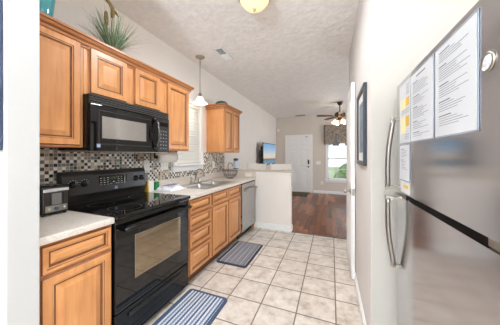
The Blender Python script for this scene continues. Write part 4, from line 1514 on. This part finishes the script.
def plate_y(name, label, cat, x, z, y, w, h, kind):
    t_ = thing(name, label, cat, (x, y, z))
    obj('cover_plate', MB().box(x - w / 2, x + w / 2, y - 0.006, y, z - h / 2, z + h / 2, bev=0.002), 'white_plastic', t_)
    if kind == 'o':
        horiz = w > h
        m = MB()
        for dd in (-0.02, 0.02):
            if horiz:
                m.box(x + dd - 0.005, x + dd + 0.005, y - 0.0066, y - 0.006, z - 0.008, z - 0.005).box(x + dd - 0.005, x + dd + 0.005, y - 0.0066, y - 0.006, z + 0.005, z + 0.008)
            else:
                m.box(x - 0.008, x - 0.005, y - 0.0066, y - 0.006, z + dd - 0.005, z + dd + 0.005).box(x + 0.005, x + 0.008, y - 0.0066, y - 0.006, z + dd - 0.005, z + dd + 0.005)
        obj('socket_slot', m, 'grey_slot', t_)
    else:
        for g in (-1, 0, 1):
            obj('switch_toggle', MB().box(x + g * 0.046 - 0.005, x + g * 0.046 + 0.005, y - 0.014, y - 0.006, z - 0.01, z + 0.014, bev=0.002), 'trim', t_)


plate_y('wall_outlet', 'sideways white outlet plate on the half wall above the counter', 'outlet', -1.435, 0.966, HY - 0.0198, 0.118, 0.075, 'o')
plate_y('light_switch', 'white triple switch plate on the far wall beside the front door', 'switch', -0.435, 1.07, FY - 0.001, 0.165, 0.125, 's')
plate_y('wall_outlet', 'low white outlet plate on the far wall below the switches', 'outlet', -0.31, 0.37, FY - 0.001, 0.08, 0.125, 'o')
tag(obj('door_chime', MB().box(-1.90, -1.83, FY - 0.03, FY - 0.001, 2.21, 2.33, bev=0.004), 'white_plastic', origin=(-1.865, FY, 2.27)),
    'small white box high on the far wall by the left corner', 'box')

# paper towel under the narrow cabinet
pt = thing('paper_towel_holder', 'white paper towel roll mounted under the narrow wall cabinet', 'paper towel', (-1.80, 1.90, 1.369))
tz, txx = 1.297, -1.800
m = MB().lathe([(0.022, 1.765), (0.062, 1.765), (0.062, 2.045), (0.022, 2.045), (0.022, 1.765)], (txx, 0, tz), 'Y', 32)
obj('paper_roll', m, 'towel', pt)
obj('cardboard_core', MB().lathe([(0.0185, 1.7645), (0.0215, 1.7645), (0.0215, 2.0455), (0.0185, 2.0455), (0.0185, 1.7645)], (txx, 0, tz), 'Y', 24), 'card', pt)
m = MB().tube([(txx, 1.735, tz), (txx, 2.075, tz)], 0.008, 10)
for y in (1.737, 2.073):
    m.box(txx - 0.012, txx + 0.012, y - 0.004, y + 0.004, tz - 0.012, 1.3695, bev=0.002)
m.box(txx - 0.02, txx + 0.02, 1.733, 2.077, 1.3640, 1.3695)
obj('holder_arm', m, 'bronze', pt)

# things on the long counter
m = MB().box(-1.925, -1.875, 1.700, 1.735, 0.9148, 1.02, bev=0.006)
sb = thing('sponge_box', 'white and yellow box standing behind the range corner', 'box', (-1.90, 1.72, 0.9148))
obj('box_body', MB().box(-1.935, -1.865, 1.722, 1.790, 0.9148, 1.035, bev=0.003), 'white_plastic', sb)
obj('yellow_side', MB().box(-1.935, -1.865, 1.705, 1.7215, 0.9148, 1.035, bev=0.003), 'yellow', sb)
bt = thing('soap_bottle', 'small green bottle with pale cap by the backsplash', 'bottle', (-1.885, 1.845, 0.9148))
obj('bottle', MB().box(-1.905, -1.865, 1.815, 1.875, 0.9148, 1.015, bev=0.012, seg=3), 'green_soap', bt)
obj('cap', MB().lathe([(0, 1.0455), (0.012, 1.0445), (0.014, 1.016), (0, 1.0155)], (-1.885, 1.845, 0), n=16), 'white_plastic', bt)
cl_ = thing('dish_cloth', 'folded white patterned dish cloth on the counter left of the sink', 'cloth', (-1.76, 1.93, 0.9148))
t = bmesh.new()
random.seed(2)
nx, ny = 14, 18
V = []
for i in range(nx + 1):
    row = []
    for j in range(ny + 1):
        x = -1.865 + 0.225 * i / nx
        y = 1.80 + 0.275 * j / ny
        e = min(i, nx - i, j, ny - j)
        z = 0.9160 + (0.030 + 0.016 * math.sin(i * 0.9 + j * 0.4) + 0.010 * math.sin(j * 1.1)) * min(1, e / 2.0)
        row.append(t.verts.new((x + 0.006 * math.sin(j * 0.8), y + 0.008 * math.sin(i * 0.7), z)))
    V.append(row)
for i in range(nx):
    for j in range(ny):
        t.faces.new((V[i][j], V[i + 1][j], V[i + 1][j + 1], V[i][j + 1]))
bmesh.ops.recalc_face_normals(t, faces=t.faces)
m = MB()
m._merge(t, 0, True)
co = obj('cloth_fold', m, 'cloth_white', cl_)
sd = co.modifiers.new('thick', 'SOLIDIFY')
sd.thickness = 0.003
sd.offset = 1
m = MB()
for k in range(7):
    y = 1.85 + k * 0.028
    m.box(-1.80, -1.72, y, y + 0.014, 0.968, 0.9755, bev=0.0007)
obj('printed_stripe', m, 'cloth_grey', cl_)

# wire bowl
wb_ = thing('wire_basket', 'round black wire basket on the counter in front of the half wall', 'basket', (-1.68, 3.32, 0.9145))
bx, by, bz = -1.68, 3.32, 0.9150
m = MB()


def ring(r, z, rad):
    m.tube([(bx + r * math.cos(2 * PI * k / 28), by + r * math.sin(2 * PI * k / 28), z) for k in range(28)], rad, 6, closed=True)


ring(0.055, bz + 0.004, 0.0035)
ring(0.108, bz + 0.062, 0.003)
ring(0.132, bz + 0.135, 0.0042)
for k in range(18):
    a = 2 * PI * k / 18
    m.tube([(bx + r * math.cos(a), by + r * math.sin(a), bz + z) for r, z in ((0.0, 0.004), (0.055, 0.004), (0.09, 0.035), (0.112, 0.07), (0.126, 0.11), (0.132, 0.135))], 0.0024, 6)
obj('wire_bowl', m, 'wire', wb_)
m = MB()
hk = [(bx - 0.08, by + 0.08, bz + 0.08), (bx - 0.095, by + 0.105, bz + 0.14), (bx - 0.10, by + 0.11, bz + 0.22)]
for i in range(9):
    a = PI - PI * i / 8 * 1.15
    hk.append((bx - 0.055 + 0.045 * math.cos(a), by + 0.11, bz + 0.225 + 0.045 * math.sin(a)))
m.tube(hk, 0.005, 8)
obj('banana_hook', m, 'wire', wb_)

jr = thing('ceramic_jar', 'pale ceramic jar with slate blue top on the half wall ledge', 'jar', (-1.735, HY + 0.075, 1.0522))
jx, jy, jz = -1.735, HY + 0.075, 1.0525
obj('jar_body', MB().lathe([(0, jz), (0.046, jz), (0.05, jz + 0.012), (0.040, jz + 0.045), (0.052, jz + 0.085), (0.056, jz + 0.12), (0.046, jz + 0.155), (0.036, jz + 0.165), (0, jz + 0.165)], (jx, jy, 0)), 'soap_blue', jr)
obj('jar_lid', MB().lathe([(0, jz + 0.1655), (0.038, jz + 0.166), (0.050, jz + 0.182), (0.048, jz + 0.200), (0.03, jz + 0.212), (0.010, jz + 0.216), (0, jz + 0.217)], (jx, jy, 0)), 'lid_blue', jr)
obj('jar_band', MB().lathe([(0.0505, jz + 0.004), (0.0512, jz + 0.012), (0.044, jz + 0.030), (0.0435, jz + 0.030)], (jx, jy, 0)), 'lid_blue', jr)

# ------------------------------------------------------------------ rugs
def rug_thing(label, x0, x1, y0, y1, weave, edge):
    t_ = thing('kitchen_mat', label, 'mat', ((x0 + x1) / 2, (y0 + y1) / 2, 0))
    m = MB()
    m.rings([rr(x0, x1, y0, y1, 0.035, 0.0008), rr(x0, x1, y0, y1, 0.035, 0.010), rr(x0 + 0.003, x1 - 0.003, y0 + 0.003, y1 - 0.003, 0.033, 0.012)], [0, 0, 0])
    obj('mat_binding', m, edge, t_)
    o_ = obj('woven_field', MB().rings([rr(x0 + 0.028, x1 - 0.028, y0 + 0.028, y1 - 0.028, 0.02, 0.0122), rr(x0 + 0.028, x1 - 0.028, y0 + 0.028, y1 - 0.028, 0.02, 0.0138)], [0, 0]), weave, t_, origin=(0, 0, 0))
    return t_


rug_thing('blue and white chain striped mat on the tiles before the range', -1.290, -0.872, 0.98, 1.695, 'rug_a', 'rug_edge')
rug_thing('grey and navy striped mat on the tiles before the sink cabinet', -1.335, -0.928, 2.235, 2.905, 'rug_b', 'rug_edge_dark')

# ------------------------------------------------------------------ living room: television, stools
tv = thing('television', 'flat television showing a seascape on the living room wall', 'television', (-1.725, 6.0, 1.37))
cxx, cyy, czz = -1.725, 6.03, 1.372
rotz = Matrix.Rotation(-math.atan2(0.05, 1.1), 4, 'Z')


def tvpart(name, mb, m_, parent=tv):
    bmesh.ops.transform(mb.bm, matrix=Matrix.Translation((cxx, cyy, czz)) @ rotz, verts=mb.bm.verts)
    return obj(name, mb, m_, parent)


tvpart('television_frame', MB().box(-0.022, 0.0, -0.565, 0.565, -0.315, 0.315, bev=0.004).box(-0.06, -0.022, -0.30, 0.40, -0.22, 0.22, bev=0.008), 'black_matte')
sc_ = MB().box(0.0002, 0.0014, -0.548, 0.548, -0.298, 0.298)
tvpart('screen', sc_, 'screen')
m = MB().box(-1.802, -1.788, 5.75, 6.25, 1.20, 1.54, bev=0.002)
m.box(WX + 0.001, WX + 0.02, 6.02, 6.22, 1.14, 1.60, bev=0.003)
m.box(-1.865, -1.80, 5.47, 5.53, 1.30, 1.44, bev=0.006).box(-1.845, -1.78, 5.46, 5.52, 1.07, 1.22, bev=0.006).box(-1.845, -1.80, 5.48, 5.53, 1.50, 1.58, bev=0.006)
m.tube([(-1.82, 5.50, 1.12), (-1.83, 5.50, 1.37), (-1.82, 5.505, 1.54)], 0.012, 8)
m.tube([(WX + 0.02, 6.12, 1.37), (-1.83, 5.50, 1.37), (-1.80, 5.95, 1.37)], 0.022, 10)
obj('wall_arm', m, 'black_matte', tv)


def stool():
    t_ = thing('bar_stool', 'white wooden bar stool behind the half wall, below the television', 'stool', (0, 0, 0), 'white bar stools behind the half wall')
    obj('seat', MB().box(-0.20, 0.20, -0.19, 0.19, 0.62, 0.655, bev=0.012, seg=3), 'chair_white', t_)
    for x in (-0.17, 0.17):
        for y in (-0.16, 0.16):
            obj('leg', MB().tube([(x * 1.1, y * 1.1, 0), (x, y, 0.625)], [0.016, 0.02], 10), 'chair_white', t_)
    for x in (-0.19, 0.19):
        obj('back_post', MB().tube([(x, 0.165, 0.65), (x * 1.03, 0.20, 1.09)], 0.018, 10), 'chair_white', t_)
    m = MB()
    top = []
    for i in range(25):
        f = i / 24
        x = -0.215 + 0.43 * f
        top.append((x, 1.130 + 0.016 * abs(math.sin(PI * f * 2)) + 0.016 * math.exp(-((f - 0.5) / 0.12) ** 2)))
    top[0] = (-0.215, 1.160)
    top[1] = (-0.200, 1.155)
    top[-1] = (0.215, 1.160)
    top[-2] = (0.200, 1.155)
    m.prism(top + [(0.21, 1.03), (-0.21, 1.03)], 'Y', 0.185, 0.212)
    obj('top_rail', m, 'chair_white', t_)
    for x in (-0.11, 0.0, 0.11):
        obj('back_slat', MB().box(x - 0.02, x + 0.02, 0.178, 0.190, 0.655, 1.04, bev=0.003), 'chair_white', t_)
    obj('stretcher', MB().tube([(-0.18, -0.17, 0.22), (0.18, -0.17, 0.22)], 0.011, 8), 'chair_white', t_)
    obj('stretcher', MB().tube([(-0.18, 0.17, 0.30), (0.18, 0.17, 0.30)], 0.011, 8), 'chair_white', t_)
    return t_


s1 = stool()
s1.location = (-1.475, 3.95, 0)
clone(s1, (-0.955, 3.95, 0), 'white wooden bar stool nearest the front door, behind the half wall')
s1['label'] = 'white wooden bar stool nearest the left wall, behind the half wall'
